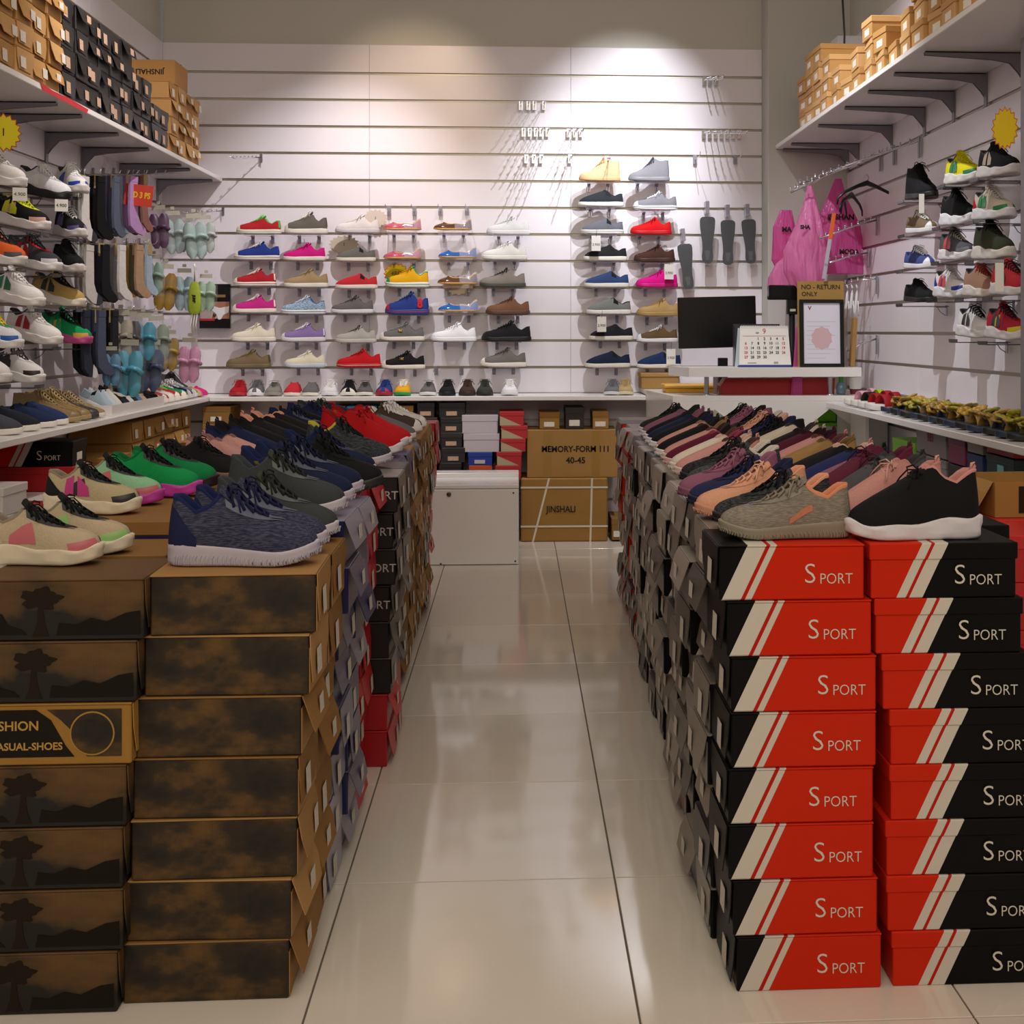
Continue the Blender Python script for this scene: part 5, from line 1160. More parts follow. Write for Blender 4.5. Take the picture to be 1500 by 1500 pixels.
for (u, v), cc, lab in (((121, 284), ch('e8e4e2', 'e8e4e2', 'f0f0f0', panel='2a50b8'), 'white and blue sneaker half behind socks'), ((119, 349), ch('222226', 'e2dcda', 'e8e8ea', panel='6c5c98', stripe='6c5c98'), 'black sneaker with purple panels'), ((116, 401), ch('1a1a1c', 'e0d8d4', '1a1a1c', stay='2a2a2c', accent='7c5cc0'), 'black sneaker with lilac tab on white sole')):
    p = onX(u, v, -1.96); shoe('chunky', p, -.85, .265, cc, lab+', left wall', 'sneakers on left wall', pitch=.12, wide=1.0)
    wall_holder(-2.12, p.y+.12, p.z-.006, PI/2, 'dark holder under '+lab)
def tagcard(u, v, X, lab):
    p = onX(u, v, X); g = thing('price_tag', lab, 'price tag', p, (0, 0, .35))
    MB().box(-.001, .001, -.026, .026, -.052, 0, .0003).build('tag_card', M_PAPER, g, rot=(0, 0, PI/2)); inst(text_mesh('4.900', .019), 'handwriting', M_INK, g, (0, -.0018, -.026), (PI/2, 0, 0))
tagcard(29, 275, -1.95, 'white price tag under the top left wall sneaker at frame edge'); tagcard(90, 292, -1.95, 'white price tag under the white sneaker with black sole')
# ================================================================= RIGHT WALL SNEAKERS
RWS = [((1380, 290), 'hightop', dict(upper='1b1b1e', sole='18181a', lace='101012'), 'black high top on right wall, far upper one'), ((1381, 341), 'canvas', dict(upper='7c6a52', sole='ecebee', lace='f0eeea', cap='e8e8ea'), 'olive brown sneaker with white toe on right wall'),
 ((1378, 394), 'canvas', dict(upper='45508c', sole='ecebf0', lace='f4f4f6', cap='f0f0f2'), 'small blue sneaker with white sole on right wall'), ((1378, 444), 'canvas', dict(upper='1c1d20', sole='1a1a1c', lace='101012'), 'low black sneaker, lowest of its column on right wall'),
 ((1446, 266), 'chunky', ch('d8cc14', 'e0dcd8', 'd8d010', stripe='1c7a4c', panel='1c7a4c', stay='b8a818'), 'neon yellow laced sneaker with green panel'), ((1500, 256), 'chunky', ch('1c1b1e', 'e4e0de', '18181a', stripe='b8a898'), 'black sneaker with white sole under the yellow star'),
 ((1438, 329), 'chunky', ch('161618', 'e6e6ea', '141416'), 'black high sneaker on white block sole'), ((1492, 320), 'chunky', ch('cfc2b4', 'e6e6ea', 'e2d8d0', stripe='1a8048', panel='1a8048', accent='b81c2c'), 'beige sneaker with green and red panels'),
 ((1436, 381), 'chunky', ch('54545a', 'e6e4e6', 'b8b0a8', stripe='c83c38', panel='6a6a70'), 'grey and red sneaker with white sole on right wall'), ((1492, 380), 'chunky', ch('3c4030', 'e4e0da', '1c1e18'), 'olive knit sneaker on jagged white sole'),
 ((1428, 437), 'chunky', ch('e2dcdc', 'e6e4e8', 'ece8e6', stripe='c83a34', panel='2a3c98', accent='24389c'), 'white sneaker with red stripes and blue heel'), ((1476, 436), 'chunky', ch('a8826c', 'e4dcd4', 'b83430'), 'tan sneaker with red laces and white tag'),
 ((1522, 434), 'chunky', ch('b83038', 'e8e4e4', '1c1c1e', stripe='1c1c1e'), 'red sneaker cut by the right post'), ((1466, 497), 'chunky', ch('e6e2e2', 'e8e6e8', '1c1c1e', stripe='1c1c1e', panel='d8d4d4', stay='e8e4e4'), 'white and black sneaker, bottom row of right wall'),
 ((1514, 500), 'chunky', ch('b82c40', 'e8e4e4', '2c2c30', stripe='2c2c30', panel='d8c828'), 'red and black sneaker with yellow sole spot')]
for (u, v), sty, cc, lab in RWS:
    p = onX(u-12, v, 1.985); hs = 1.15 if 'black high' in lab or 'olive knit' in lab else 1
    shoe(sty, p, -PI/2+.14, .27, cc, lab, 'sneakers on right wall', pitch=.06, wide=1.02, hs=hs)
    wall_holder(1.985, p.y+.13, p.z-.012, -PI/2, 'clear holder under '+lab)
p = onX(1464, 385, 1.86); g = thing('price_tag', 'white vertical price tag above the tan sneaker', 'price tag', p, (0, 0, -.4)); MB().box(-.016, .016, -.001, .001, -.11, 0).build('tag_card', M_PAPER, g)
p = onX(1350, 284, 1.88); g = thing('price_tag', 'white vertical price tag above the olive brown sneaker', 'price tag', p, (0, 0, -.4)); MB().box(-.012, .012, -.001, .001, -.09, 0).build('tag_card', M_PAPER, g)
# ================================================================= HOOKS AND HANGING GOODS
hk = MB().box(-.011, .011, -.004, 0, -.05, .004, .001).tube([(0, -.003, -.028), (0, -.10, -.040), (0, -.20, -.034), (0, -.235, -.030), (0, -.245, -.008)], .0026, 6).mesh('hook')
hkb = MB().tube([(0, -.003, -.02), (0, -.10, -.035), (0, -.24, -.06), (0, -.30, -.05)], .003, 6)
for q in range(7): hkb.lathe([(.001, -.006), (.006, 0), (.001, .006)], (0, -.05-.036*q, -.026-.005*q+.006), 6)
hkb = hkb.mesh('beaded_arm'); pl_ = MB().box(-.013, .013, -.004, 0, -.055, .004, .001).mesh('plate')
def hook(p, rz, lab, g, beads=False):
    t = thing('display_hook', lab, 'hook', p, (0, 0, rz), g)
    inst(pl_, 'plate', M_STEEL if not beads else M_CHROME, t)
    if beads: o = inst(hkb, 'beaded_arm', M_CHROME, t); o['kind'] = 'stuff'
    else: inst(HKA, 'arm', M_CHROME, t)
HKA = MB().tube([(0, -.003, -.028), (0, -.10, -.036), (0, -.20, -.030), (0, -.225, -.026), (0, -.235, -.006)], .0024, 6).mesh('arm')
YW = 7.98
for i, u in enumerate((763, 774, 783, 797)): p = onY(u, 149, YW); hook(p, 0, 'chrome beaded hook, %s of the group of four high on back wall' % ORD[i], 'hooks in the group of four', True)
for i, u in enumerate((767, 776, 785, 793, 802)): p = onY(u, 188, YW); hook(p, 0, 'chrome beaded hook, %s of the row of five on back wall' % ORD[i], 'hooks in the row of five', True)
for i, u in enumerate((833, 842, 851)): p = onY(u, 189, YW); hook(p, 0, 'chrome beaded hook, %s of the row of three on back wall' % ORD[i], 'hooks in the row of three', True)
for i, u in enumerate((771, 782, 793)): p = onY(u, 227, YW); hook(p, 0, 'chrome beaded hook, %s of the lower group of three' % ORD[i], 'hooks in the lower three', True)
for u, v, l in ((835, 227, 'left of the beige high top'), (889, 229, 'right above the beige high top')): p = onY(u, v, YW); hook(p, 0, 'single chrome beaded hook on back wall '+l, 'single hooks', True)
for i, u in enumerate((1032, 1040, 1049)): p = onY(u, 113, YW); hook(p, 0, 'chrome beaded hook, %s of the topmost right group' % ORD[i], 'topmost right hooks', True)
for q in range(7): p = onY(1031+8.6*q, 191, YW); hook(p, 0, 'chrome beaded hook, %s of the long row of seven at upper right' % ORD[q], 'hooks in the row of seven', True)
for u, v, l in ((1018, 228, 'above the insoles, left'), (1077, 228, 'above the insoles, right')): p = onY(u, v, YW); hook(p, 0, 'small plain hook on back wall '+l, 'single hooks')
for i, u in enumerate((570, 607, 645, 684)): p = onY(u, 303, YW); hook(p, 0, 'short clip hook in row above the jelly flats, %s from left' % ORD[i], 'clip hooks above the jelly flats')
for i, u in enumerate((639, 676)): p = onY(u, 537, YW); hook(p, 0, 'empty clip hook above the small shoes, %s' % ('left one', 'right one')[i], 'clip hooks above small shoes')
p = onY(383, 226, YW); hook(p, -.5, 'long hook on back wall above the first shoe column', 'single hooks', True)
p = onY(327, 304, YW); hook(p, -.7, 'beaded hook near the left corner holding slipper packs', 'single hooks', True)
# ---- insoles
def insole(u, v0, v1, rot, lab):
    a = onY(u, v0, 7.88); b = onY(u, v1, 7.88); L = a.z-b.z; t = thing('insole', lab, 'insole', (a.x, 7.90, a.z), (0, rot, 0), 'packed black insoles')
    pr = [(0, 0), (.10, -.005), (.145, -.04), (.152, -.10), (.145, -.25), (.125, -.40), (.105, -.55), (.10, -.70), (.112, -.85), (.10, -.95), (.06, -.99), (0, -1)]
    poly = [(x*L*1.08, z*L) for x, z in pr]+[(-x*L*1.08, z*L) for x, z in reversed(pr[1:-1])]
    MB().prism(poly, 'y', -.006, 0).build('foam_insole', mat('161619', .75, 0, .15, 90, .2), t)
    MB().prism([(p_[0]*.34, p_[1]*.2-.72*L) for p_ in poly], 'y', -.0072, -.0062).build('heel_print', mat('45484c', .6), t)
    MB().box(-.20*L, .20*L, -.012, -.010, -1.04*L, .13*L).build('clear_pack', M_FILM, t)
    MB().box(-.012, .012, -.004, .07, .02, .10, .001).build('hang_clip', M_CLIP, t)
insole(1037, 317, 386, 0, 'black insole in clear pack, left of the three in a row'); insole(1067, 322, 388, 0, 'black insole in clear pack, middle of the three in a row')
insole(1097, 321, 386, -.06, 'black insole in clear pack, right of the three in a row'); insole(1003, 357, 424, -.10, 'black insole hanging lower beside the pink sneaker')
# ---- starburst signs
def star(p, w, h, rz, c, lab, edge=None, txt=None, n=16):
    t = thing('price_star', lab, 'sign', p, (0, 0, rz)); pts = []
    for i in range(2*n): r = 1 if i % 2 == 0 else .82; a = PI*i/n; pts.append((math.cos(a)*w/2*r, math.sin(a)*h/2*r))
    MB().prism(pts, 'y', 0, .002).build('card', mat(edge or c, .6), t)
    MB().prism([(x*.92, z*.92) for x, z in pts], 'y', -.0008, -.0001).build('face', mat(c, .6), t)
    if txt: inst(text_mesh(txt, h*.28), 'handwriting', M_INK, t, (0, -.0012, 0), (PI/2, 0, 0))
star(onY(581, 401, 7.95), .17, .14, 0, 'e6c81c', 'yellow price star with orange edge over the yellow shoe', 'd0641c', '4BD')
star(onY(550, 320, 7.955), .16, .12, 0, 'dcd0c0', 'cream price star behind the white shoe', None, '1')
star(onY(504, 358, 7.955), .20, .12, 0, 'd6cab8', 'cream price star above the grey slip-on', None, '1')
star(onY(672, 418, 7.955), .22, .13, 0, 'd8c4a0', 'beige price star behind the brown jelly flat')
star(onX(5, 194, -1.93), .13, .15, .5, 'd8c61c', 'yellow price star at the upper left frame edge', 'b04c28', '1')
star(onX(1472, 188, 1.86), .10, .17, -.45, 'e6c41c', 'yellow price star with red edge on right wall', 'd06a2c')
# ---- socks: hooks stick out from left wall, socks hang across them
sock = MB(); sp_ = [(0, 0), (.055, 0), (.058, -.20), (.075, -.245), (.115, -.275), (.125, -.30), (.10, -.315), (.05, -.305), (.0, -.27), (-.008, -.20)]
sock.prism(sp_, 'x', -.006, .006); sock = sock.mesh('sock_body')
cuff = MB().box(-.0075, .0075, -.001, .056, -.03, .003, .001).mesh('cuff'); toe_ = MB().prism([(.085, -.252), (.115, -.273), (.127, -.30), (.10, -.317), (.075, -.311)], 'x', -.0072, .0072).mesh('toe_patch')
scard = MB().box(-.009, .009, .004, .05, -.06, .012).mesh('paper_band'); sh_ = MB().tube([(0, .026, .008), (0, .026, .03), (0, .032, .038)], .0015, 4).mesh('hanger_tab')
def socks(rowname, v, items, sc):
    for i, (u, col, word) in enumerate(items):
        X = -2.10+.05*(i % 3); p = onX(u, v, X)
        t = thing('sock_pair', '%s socks hanging in %s row on left wall, %s from left' % (word, rowname, ORD[i]), 'socks', p, (0, 0, rj(.15)-.25), 'socks hanging on left wall'); t.scale = (1.1, 1, sc)
        inst(sock, 'sock_body', fab(col), t); inst(cuff, 'cuff', fab(col), t); inst(sh_, 'hanger_tab', M_PAPER, t)
        if i % 3 == 1: inst(scard, 'paper_band', card('b39a70'), t)
        if i % 4 == 2: inst(toe_, 'toe_patch', fab('d8d4d4' if col < '6' else '3a3a40'), t)
socks('the top', 258, [(106, 'b4b0ac', 'pale grey'), (113, 'c4c0bc', 'light grey'), (119, 'd8d4d0', 'off-white'), (127, '121214', 'black'), (135, '17171a', 'black'), (142, '101012', 'deep black'), (152, '7c6c98', 'lavender'), (159, '4c5266', 'slate'), (166, '5c6478', 'steel blue'), (173, '8ca0b0', 'sky grey'), (182, '9c7cb0', 'purple'), (190, 'b890c4', 'lilac'), (199, '6c5450', 'brown'), (208, '9c6c64', 'dusty pink')], .95)
socks('the middle', 359, [(112, 'd0ccca', 'white'), (119, 'b4b4ac', 'light green grey'), (125, 'c8c4c0', 'off-white'), (133, '1a1a1e', 'black'), (141, '2c3040', 'dark blue'), (149, '18181c', 'black'), (157, '7c7c80', 'grey starred'), (165, '8c8c90', 'grey'), (174, 'e0dcda', 'bright white'), (183, 'a8803c', 'mustard'), (191, '6c6448', 'olive'), (199, 'b49478', 'beige'), (206, 'd8a888', 'peach'), (214, 'a8bccc', 'pale blue')], .88)
socks('the bottom', 455, [(109, '2a2a30', 'charcoal'), (116, '16161a', 'black'), (122, '2c3040', 'dark navy'), (129, '1c1c20', 'black'), (136, '3c4454', 'slate'), (143, '4c5468', 'blue grey'), (150, 'a89c90', 'greyish white'), (157, '141418', 'black'), (164, '26262c', 'charcoal'), (171, '1a1a1e', 'black')], 1.0)
for vv, us, r in ((247, (108, 122, 137, 152, 167, 182, 197, 210), 'top'), (350, (115, 133, 150, 168, 186, 204), 'middle'), (446, (112, 130, 148, 166), 'bottom')):
    for i, u in enumerate(us): p = onX(u, vv, XL+.006); hook(p, PI/2, 'thin chrome hook above the %s row of socks on left wall, %s from left' % (r, ORD[i]), 'sock hooks')
# sign
p = onX(203, 286, -1.96)
t = thing('sale_sign', 'red card sign lettered 1BD 3 PS in yellow above socks', 'sign', (p.x, p.y, p.z), (0, .12, -.1))
MB().box(-.075, .075, -.001, .001, -.055, .055).build('card', mat('d0483c', .6), t); inst(text_mesh('1BD 3 PS', .042, sx=.78, bold=.0015), 'lettering', mat('e8c42c', .6), t, (0, -.0015, 0), (PI/2, 0, 0))
# ---- slipper packs
bag_me = MB()
G = []
for j in range(7):
    z = -.27*j/6; w_ = .085*(1-.10*abs(j-3)/3); d_ = .004+.024*math.sin(PI*min(1, (j+.3)/6.6)); G.append([(w_*math.cos(2*PI*k/14)*(1+.04*math.sin(5*k+j)), d_*math.sin(2*PI*k/14)*(1+.15*math.sin(3*k+2*j)), z) for k in range(14)])
bag_me.grid(G, closed=True); bag_me = bag_me.mesh('clear_bag')
hdr = MB().box(-.045, .045, -.002, .002, -.006, .022).box(-.012, .012, -.002, .002, .03, .05).mesh('header_card')
slp = MB()
G = []
for j in range(9):
    z = -.03-.205*j/8; w_ = interp([(0, .012), (.1, .027), (.3, .030), (.55, .024), (.8, .028), (.95, .020), (1, .008)], j/8)[0]; G.append([(w_*math.cos(2*PI*k/10), .009*math.sin(2*PI*k/10)+.0, z) for k in range(10)])
slp.grid(G, closed=True); slp = slp.mesh('slipper'); stp = MB().tube([(-.028, -.006, -.10), (-.018, -.022, -.085), (0, -.027, -.08), (.018, -.022, -.085), (.028, -.006, -.10)], .009, 5).mesh('slipper_strap')
def pack(u, v, plane, val, col, word, where, sc=1.0, rz=0):
    p = onX(u, v, val) if plane == 'X' else onY(u, v, val)
    t = thing('slipper_pack', '%s slippers in a clear bag hanging %s' % (word, where), 'slippers', p, (0, rj(.08), rz+rj(.25)), 'packed slippers by the left corner'); t.scale = (sc, sc, sc)
    inst(bag_me, 'clear_bag', M_FILM, t); inst(hdr, 'header_card', mat('b9b4a4', .5), t)
    for s in (-1, 1):
        inst(slp, 'slipper', mat(col, .35, 0, .15, 30), t, (s*.036, .002*s, 0), (0, s*.05, 0)).scale = (1.3, 2.4, 1.08); inst(stp, 'slipper_strap', mat(col, .25, 0, .1, 30), t, (s*.036, .002*s, 0)).scale = (1.3, 1.6, 1.4)
for a in ((232, 306, 'X', -2.02, '5c3c5c', 'dark purple', 'left in the upper row', .88), (253, 314, 'Y', 7.3, 'a8b8b8', 'pale aqua', 'second in the upper row', .9), (275, 322, 'Y', 7.35, '6c4470', 'violet', 'behind the aqua ones in the upper row', .75), (284, 318, 'Y', 7.2, 'a4bcb8', 'mint grey', 'third in the upper row', .95), (300, 320, 'Y', 7.35, 'b0b8b4', 'silver grey', 'at right end of the upper row', .8),
          (226, 378, 'X', -2.05, '8ca898', 'sage', 'left in the middle row', .8), (243, 392, 'Y', 7.3, 'a88430', 'gold', 'in the middle row with red strings', .98), (270, 398, 'Y', 7.35, '9cb4bc', 'pale blue', 'in the middle row centre', .9), (302, 406, 'Y', 7.4, 'a0b8a0', 'pale green', 'at right end of the middle row', .8),
          (177, 460, 'X', -2.02, 'b0a898', 'cream', 'left in the lower row', .95), (190, 462, 'X', -1.98, '4c4c50', 'zebra grey', 'second in the lower row', .9), (210, 464, 'X', -1.95, '4c9cb8', 'turquoise', 'in the lower row by the corner', .9), (229, 468, 'X', -1.96, '8c9c8c', 'grey green', 'lower row behind turquoise ones', .9), (248, 488, 'Y', 7.2, 'a88c40', 'olive gold', 'lower row near the corner', .85), (278, 500, 'Y', 7.3, 'c890b0', 'pink', 'at right end of the lower row', .95),
          (162, 512, 'X', -1.99, '5c8cb0', 'blue clog', 'lowest left, half behind', .7), (190, 504, 'X', -1.95, '58a8c0', 'bright aqua', 'in the lowest row', 1.05), (222, 503, 'X', -1.93, '4c5878', 'denim blue', 'lowest, right of the aqua ones', 1.0)): pack(*a)
# green pouch with white cords
p = onY(285, 428, 7.15)
t = thing('shoe_pouch', 'lime green drawstring pouch with hanging white cords', 'pouch', p)
G = [[(.034*w_*math.cos(2*PI*k/12), .014*w_*math.sin(2*PI*k/12), z) for k in range(12)] for w_, z in ((.5, .06), (.8, .035), (1, 0), (1.1, -.06), (1.05, -.11), (.7, -.125))]
MB().grid(G, closed=True).build('pouch_body', mat('9cb038', .6, 0, .2, 60), t); inst(text_mesh('JUMP', .02, bold=.002), 'lettering', M_INK, t, (0, -.0165, -.04), (PI/2, PI/2, 0))
for x in (-.012, .002, .016): MB().tube([(x, -.004, -.12), (x-.008, -.01, -.19), (x+.004, 0, -.24)], .003, 5).build('cord', M_PAPER, t)
MB().tube([(0, 0, .05), (.005, .0, .12), (0, 0, .16)], .006, 5).build('bunched_cord', M_PAPER, t)
# red strings by gold pack
p = onY(232, 420, 7.25); t = tag(MB().tube([(0, 0, .12), (-.03, 0, .02), (-.045, 0, -.05)], .004, 5).tube([(.01, 0, .12), (-.015, 0, .0), (-.03, 0, -.06)], .004, 5).build('tassel', mat('80404c', .7), None, p), 'dark red tassel cords hanging by the gold slippers', 'tassel'); t['kind'] = 'stuff'
# underwear pack
a = onY(292, 481, 7.93); b = onY(337, 416, 7.93); W2 = b.x-a.x; H2 = b.z-a.z
t = thing('underwear_pack', 'dark underwear pack with photo of white briefs near the left corner', 'package', (a.x, 7.93, a.z), (0, 0, 0))
MB().box(0, W2, 0, .03, 0, H2, .002).build('pack_body', mat('141214', .25), t)
MB().box(.004, W2-.004, -.001, -.0002, H2*.22, H2*.60).build('photo_print', mat('b8a49c', .4), t)
MB().prism([(W2*.42, H2*.22), (W2*.5, H2*.22), (W2*.48, H2*.40), (W2*.36, H2*.60), (W2*.98, H2*.60), (W2*.98, H2*.22), (W2*.76, H2*.22), (W2*.68, H2*.36), (W2*.58, H2*.36)], 'y', -.0022, -.0012).build('torso_print', mat('a87058', .5), t)
MB().prism([(W2*.40, H2*.52), (W2*.66, H2*.46), (W2*.97, H2*.50), (W2*.95, H2*.36), (W2*.78, H2*.30), (W2*.70, H2*.2), (W2*.62, H2*.2), (W2*.55, H2*.33), (W2*.42, H2*.40)], 'y', -.0034, -.0024).build('briefs_print', mat('e8e6e6', .5), t)
MB().box(.0, W2*.5, -.0022, -.0012, H2*.17, H2*.22).build('red_strip', mat('b82c2c', .4), t)
MB().box(W2*.45, W2*.85, -.0022, -.0012, H2*.70, H2*.76).build('gold_print', mat('8c6c38', .4), t)

# ================================================================= LEFT COUNTER GOODS
def lc(u, sty, cols, lab, L=.275, hs=1, dx=0, yaw=0):
    Y = (1.905-dx)*1810/(757-u); shoe(sty, (-1.905+dx, Y, HC+.001), yaw-.06+rj(.04), L, cols, lab, 'shoes on left counter', hs=hs, wide=1.0)
so = lambda c, s='e8e2d8', **k: dict(upper=c, sole=s, lining=c, **k)
for u, c, lab in ((-8, '1c1e24', 'black slip-on nearest the frame edge, left counter'), (14, '22242c', 'second black slip-on on left counter'), (50, '474852', 'charcoal grey slip-on on left counter'), (75, '22262f', 'black-blue slip-on between grey and navy ones'), (98, '1f2c4c', 'dark navy slip-on on left counter'), (114, '27365e', 'navy patterned slip-on on left counter')): lc(u, 'slipon', so(c), lab)
lc(132, 'hightop', dict(upper='8c7450', sole='a48c5c', lace='a08a60', cap='86704c'), 'front khaki high top pair, left shoe', .30, .85); lc(146, 'hightop', dict(upper='94794e', sole='a88e5e', lace='b09868', cap='8c7450'), 'front khaki high top with khaki laces, right shoe', .30, .85)
lc(157, 'hightop', dict(upper='4a4544', sole='3c3838', lace='988060', cap='3c3838'), 'dark grey high top beside the khaki ones', .29, .8); lc(166, 'hightop', dict(upper='9a8560', sole='e0d8c8', lace='b8a078'), 'tan high top with white sole beside the tray', .28, .75)
Y0, Y1 = 5.92, 6.78
tr = thing('display_tray', 'white tray holding small dark shoes on left counter', 'tray', (-2.0, Y0, HC+.0005))
MB().box(-.10, .10, 0, Y1-Y0, 0, .004).box(.094, .10, 0, Y1-Y0, .004, .05).box(-.10, -.094, 0, Y1-Y0, .004, .05).box(-.094, .094, 0, .005, .004, .05).box(-.094, .094, Y1-Y0-.005, Y1-Y0, .004, .05).build('tray_body', M_LAM, tr)
tc_ = [('a8bcc8', 'e8e6e2', 'pale blue'), ('c4d0d8', 'e8e6e2', 'ice blue'), ('d8d4cc', 'e8e6e2', 'cream'), ('1c1c1e', 'dcd8d0', 'black first'), ('2a2a2c', 'e0dcd4', 'charcoal'), ('d8d4cc', '3c3c3e', 'white edged'), ('18181a', 'dcd8d0', 'black second'), ('3c7cb0', 'e0dcd4', 'blue'), ('c8a890', 'e8e4dc', 'peach'), ('161618', 'dcd8d0', 'black third'), ('201e1e', 'd8c8b0', 'black fourth'), ('121214', 'dcd8d0', 'black last')]
for i, (c, s_, w_) in enumerate(tc_):
    shoe('flat' if i > 2 else 'slipon', (-1.915, Y0+.045+i*.070, HC+.012), 0, .17, dict(upper=fab(c), sole=s_, lining=c), w_+' small shoe standing in the white tray', 'small shoes in the tray', pitch=.40, wide=.9, hs=1.8 if i > 2 else 1.2)
for i, (y, c, p_) in enumerate(((5.95, '3c3848', '6c6ca0'), (6.12, '26242a', None), (6.3, '2a282c', None), (6.46, '8c4c50', None))):
    shoe('canvas', (-2.10+.0, y, HC+.001), PI/2-.2, .15, dict(upper=c, sole=p_ or '3c3a40', lace='18181a'), ['dark lilac soled', 'black', 'charcoal', 'dusty red'][i]+' small shoe behind the white tray', 'small shoes behind the tray') if 0 else None
for u, c, s_, lc_, lab in ((247, 'c0a888', 'e8e2d4', 'e8e2d4', 'beige sneaker next to the white tray'), (256, 'b02430', 'eae4d8', 'f0ece4', 'red patterned canvas sneaker on left counter'), (265, 'e0d8cc', 'eae4d8', 'b83038', 'white sneaker with red laces on left counter'), (274, 'b82c34', 'eae4d8', '7cc84c', 'red canvas sneaker with green laces'), (283, '208c48', 'eae4d8', 'e8e4da', 'green canvas sneaker on left counter'),
        (290, '2c3c7c', 'eae4d8', 'e8e4da', 'navy canvas sneaker on left counter'), (297, '8c949c', 'e4e6ea', 'f0f0f0', 'grey canvas sneaker near the corner')): lc(u, 'canvas', dict(upper=c, sole=s_, lace=lc_, cap='e8e2d6'), lab, .27)
lc(304, 'flat', dict(upper=fab('c8a478'), sole='c8a478'), 'tan flat near the corner of left counter', .26, 1.6); lc(312, 'flat', dict(upper=fab('d82c7c'), sole='d83a86'), 'hot pink flat in the corner of left counter', .26, 1.6, .02)
shoe('hightop', (-2.0, 7.75, HC+.001), -.4, .26, dict(upper='3c3634', sole='4a4442', lace='2a2624'), 'dark brown ankle shoe at the back corner of left counter', 'shoes on left counter')

# ================================================================= RIGHT SHELF SANDALS
sole_ = MB(); 
G = []
for z_, k in ((0, .92), (.004, 1.0), (.018, 1.0), (.024, .96)): G.append([((x-.5)*.26, hw(x)*.26*k*s_, z_+.010*max(0, (x-.75)*4)**2) for s_, xs in ((1, [i/14 for i in range(15)]), (-1, [i/14 for i in range(13, 0, -1)])) for x in [(1-math.cos(PI*q))/2 for q in xs]])
sole_.grid(G, closed=True); n = len(G[0]); sole_.f += [tuple(range(n)), tuple(range(3*n, 4*n))]; sole_.sm += [False, False]; sole_ = sole_.mesh('slide_sole')
def strap_me(x0, x1, h):
    m = MB(); m.grid([[(x, .044*math.cos(a), .016+h*math.sin(a)) for a in [PI*q/10 for q in range(11)]] for x in (x0, (x0+x1)/2, x1)], thick=.003); return m.mesh('strap')
ST1 = strap_me(.01, .055, .045); ST2 = strap_me(-.035, .0, .055)
fl_ = MB()
for q in range(6): a = PI/3*q; fl_.lathe([(.002, -.006), (.014, -.001), (.015, .003), (.002, .008)], (.017*math.cos(a), .017*math.sin(a), 0), 7)
fl_ = fl_.mesh('flower_petals')
for i in range(15):
    y = 5.95-.105*i*(1+.01*i); c1 = ['8c6a28', '2c3454', '9c7a30', '6c5a3c', 'a88434'][i % 5]; c2 = ['2c3a60', '9c8030', '8a8a30', 'a07c38', '30384c'][i % 5]; w_ = ['mustard', 'navy', 'ochre', 'brown', 'golden'][i % 5]
    t = thing('slide_sandal', '%s flower sandal on right shelf, %s from the far end' % (w_, ORD[i]), 'sandal', (1.90+rj(.012), y, HC+.0005), (0, 0, PI+rj(.22)+.2), 'flower sandals on right shelf')
    inst(sole_, 'slide_sole', mat(['26324c', '1c1c20', '26324c', '22201e'][i % 4], .5), t); inst(ST1, 'strap', mat(c1, .4, 0, .2, 40), t); inst(ST2, 'strap', mat(c2, .4, 0, .2, 40), t)
    for (x, yy, z) in ((.035, .0, .066), (.03, -.03, .055), (-.015, .012, .076)):
        inst(fl_, 'flower', mat(random.choice(['b8902c', 'a8a030', '9c7c34', 'c49a3c']), .35), t, (x, yy, z), (rj(.5), rj(.5), 0)).scale = (1.25,)*3
for i, (y, c, s_, lab) in enumerate(((6.55, 'e0a8b8', 'ece8e6', 'pink furry slipper at far end of right shelf'), (6.42, '20201c', 'e6e8dc', 'black and neon green slide on white sole'), (6.29, 'b01c1c', 'e8e4e0', 'red slide with white sole on right shelf'), (6.16, 'a81c24', 'e8e4e0', 'second red slide with bow on right shelf'))):
    t = thing('slide_sandal', lab, 'sandal', (1.89, y, HC+.0005), (0, 0, PI+.2), None); t.scale = (1.1, 1.15, 1.25)
    inst(sole_, 'slide_sole', mat(s_, .5), t); inst(ST1, 'strap', mat(c, .6, 0, .2, 40), t); inst(ST2, 'strap', mat(c if i != 1 else 'a8c81c', .6), t)
shoe('knit', (1.93, 6.04, HC+.001), PI-.5, .22, dict(upper='5c1424', sole='3c1018', lining='5c1424', tab='6c1828'), 'dark red small knit shoe among the sandals', 'right shelf shoes', hs=.8)

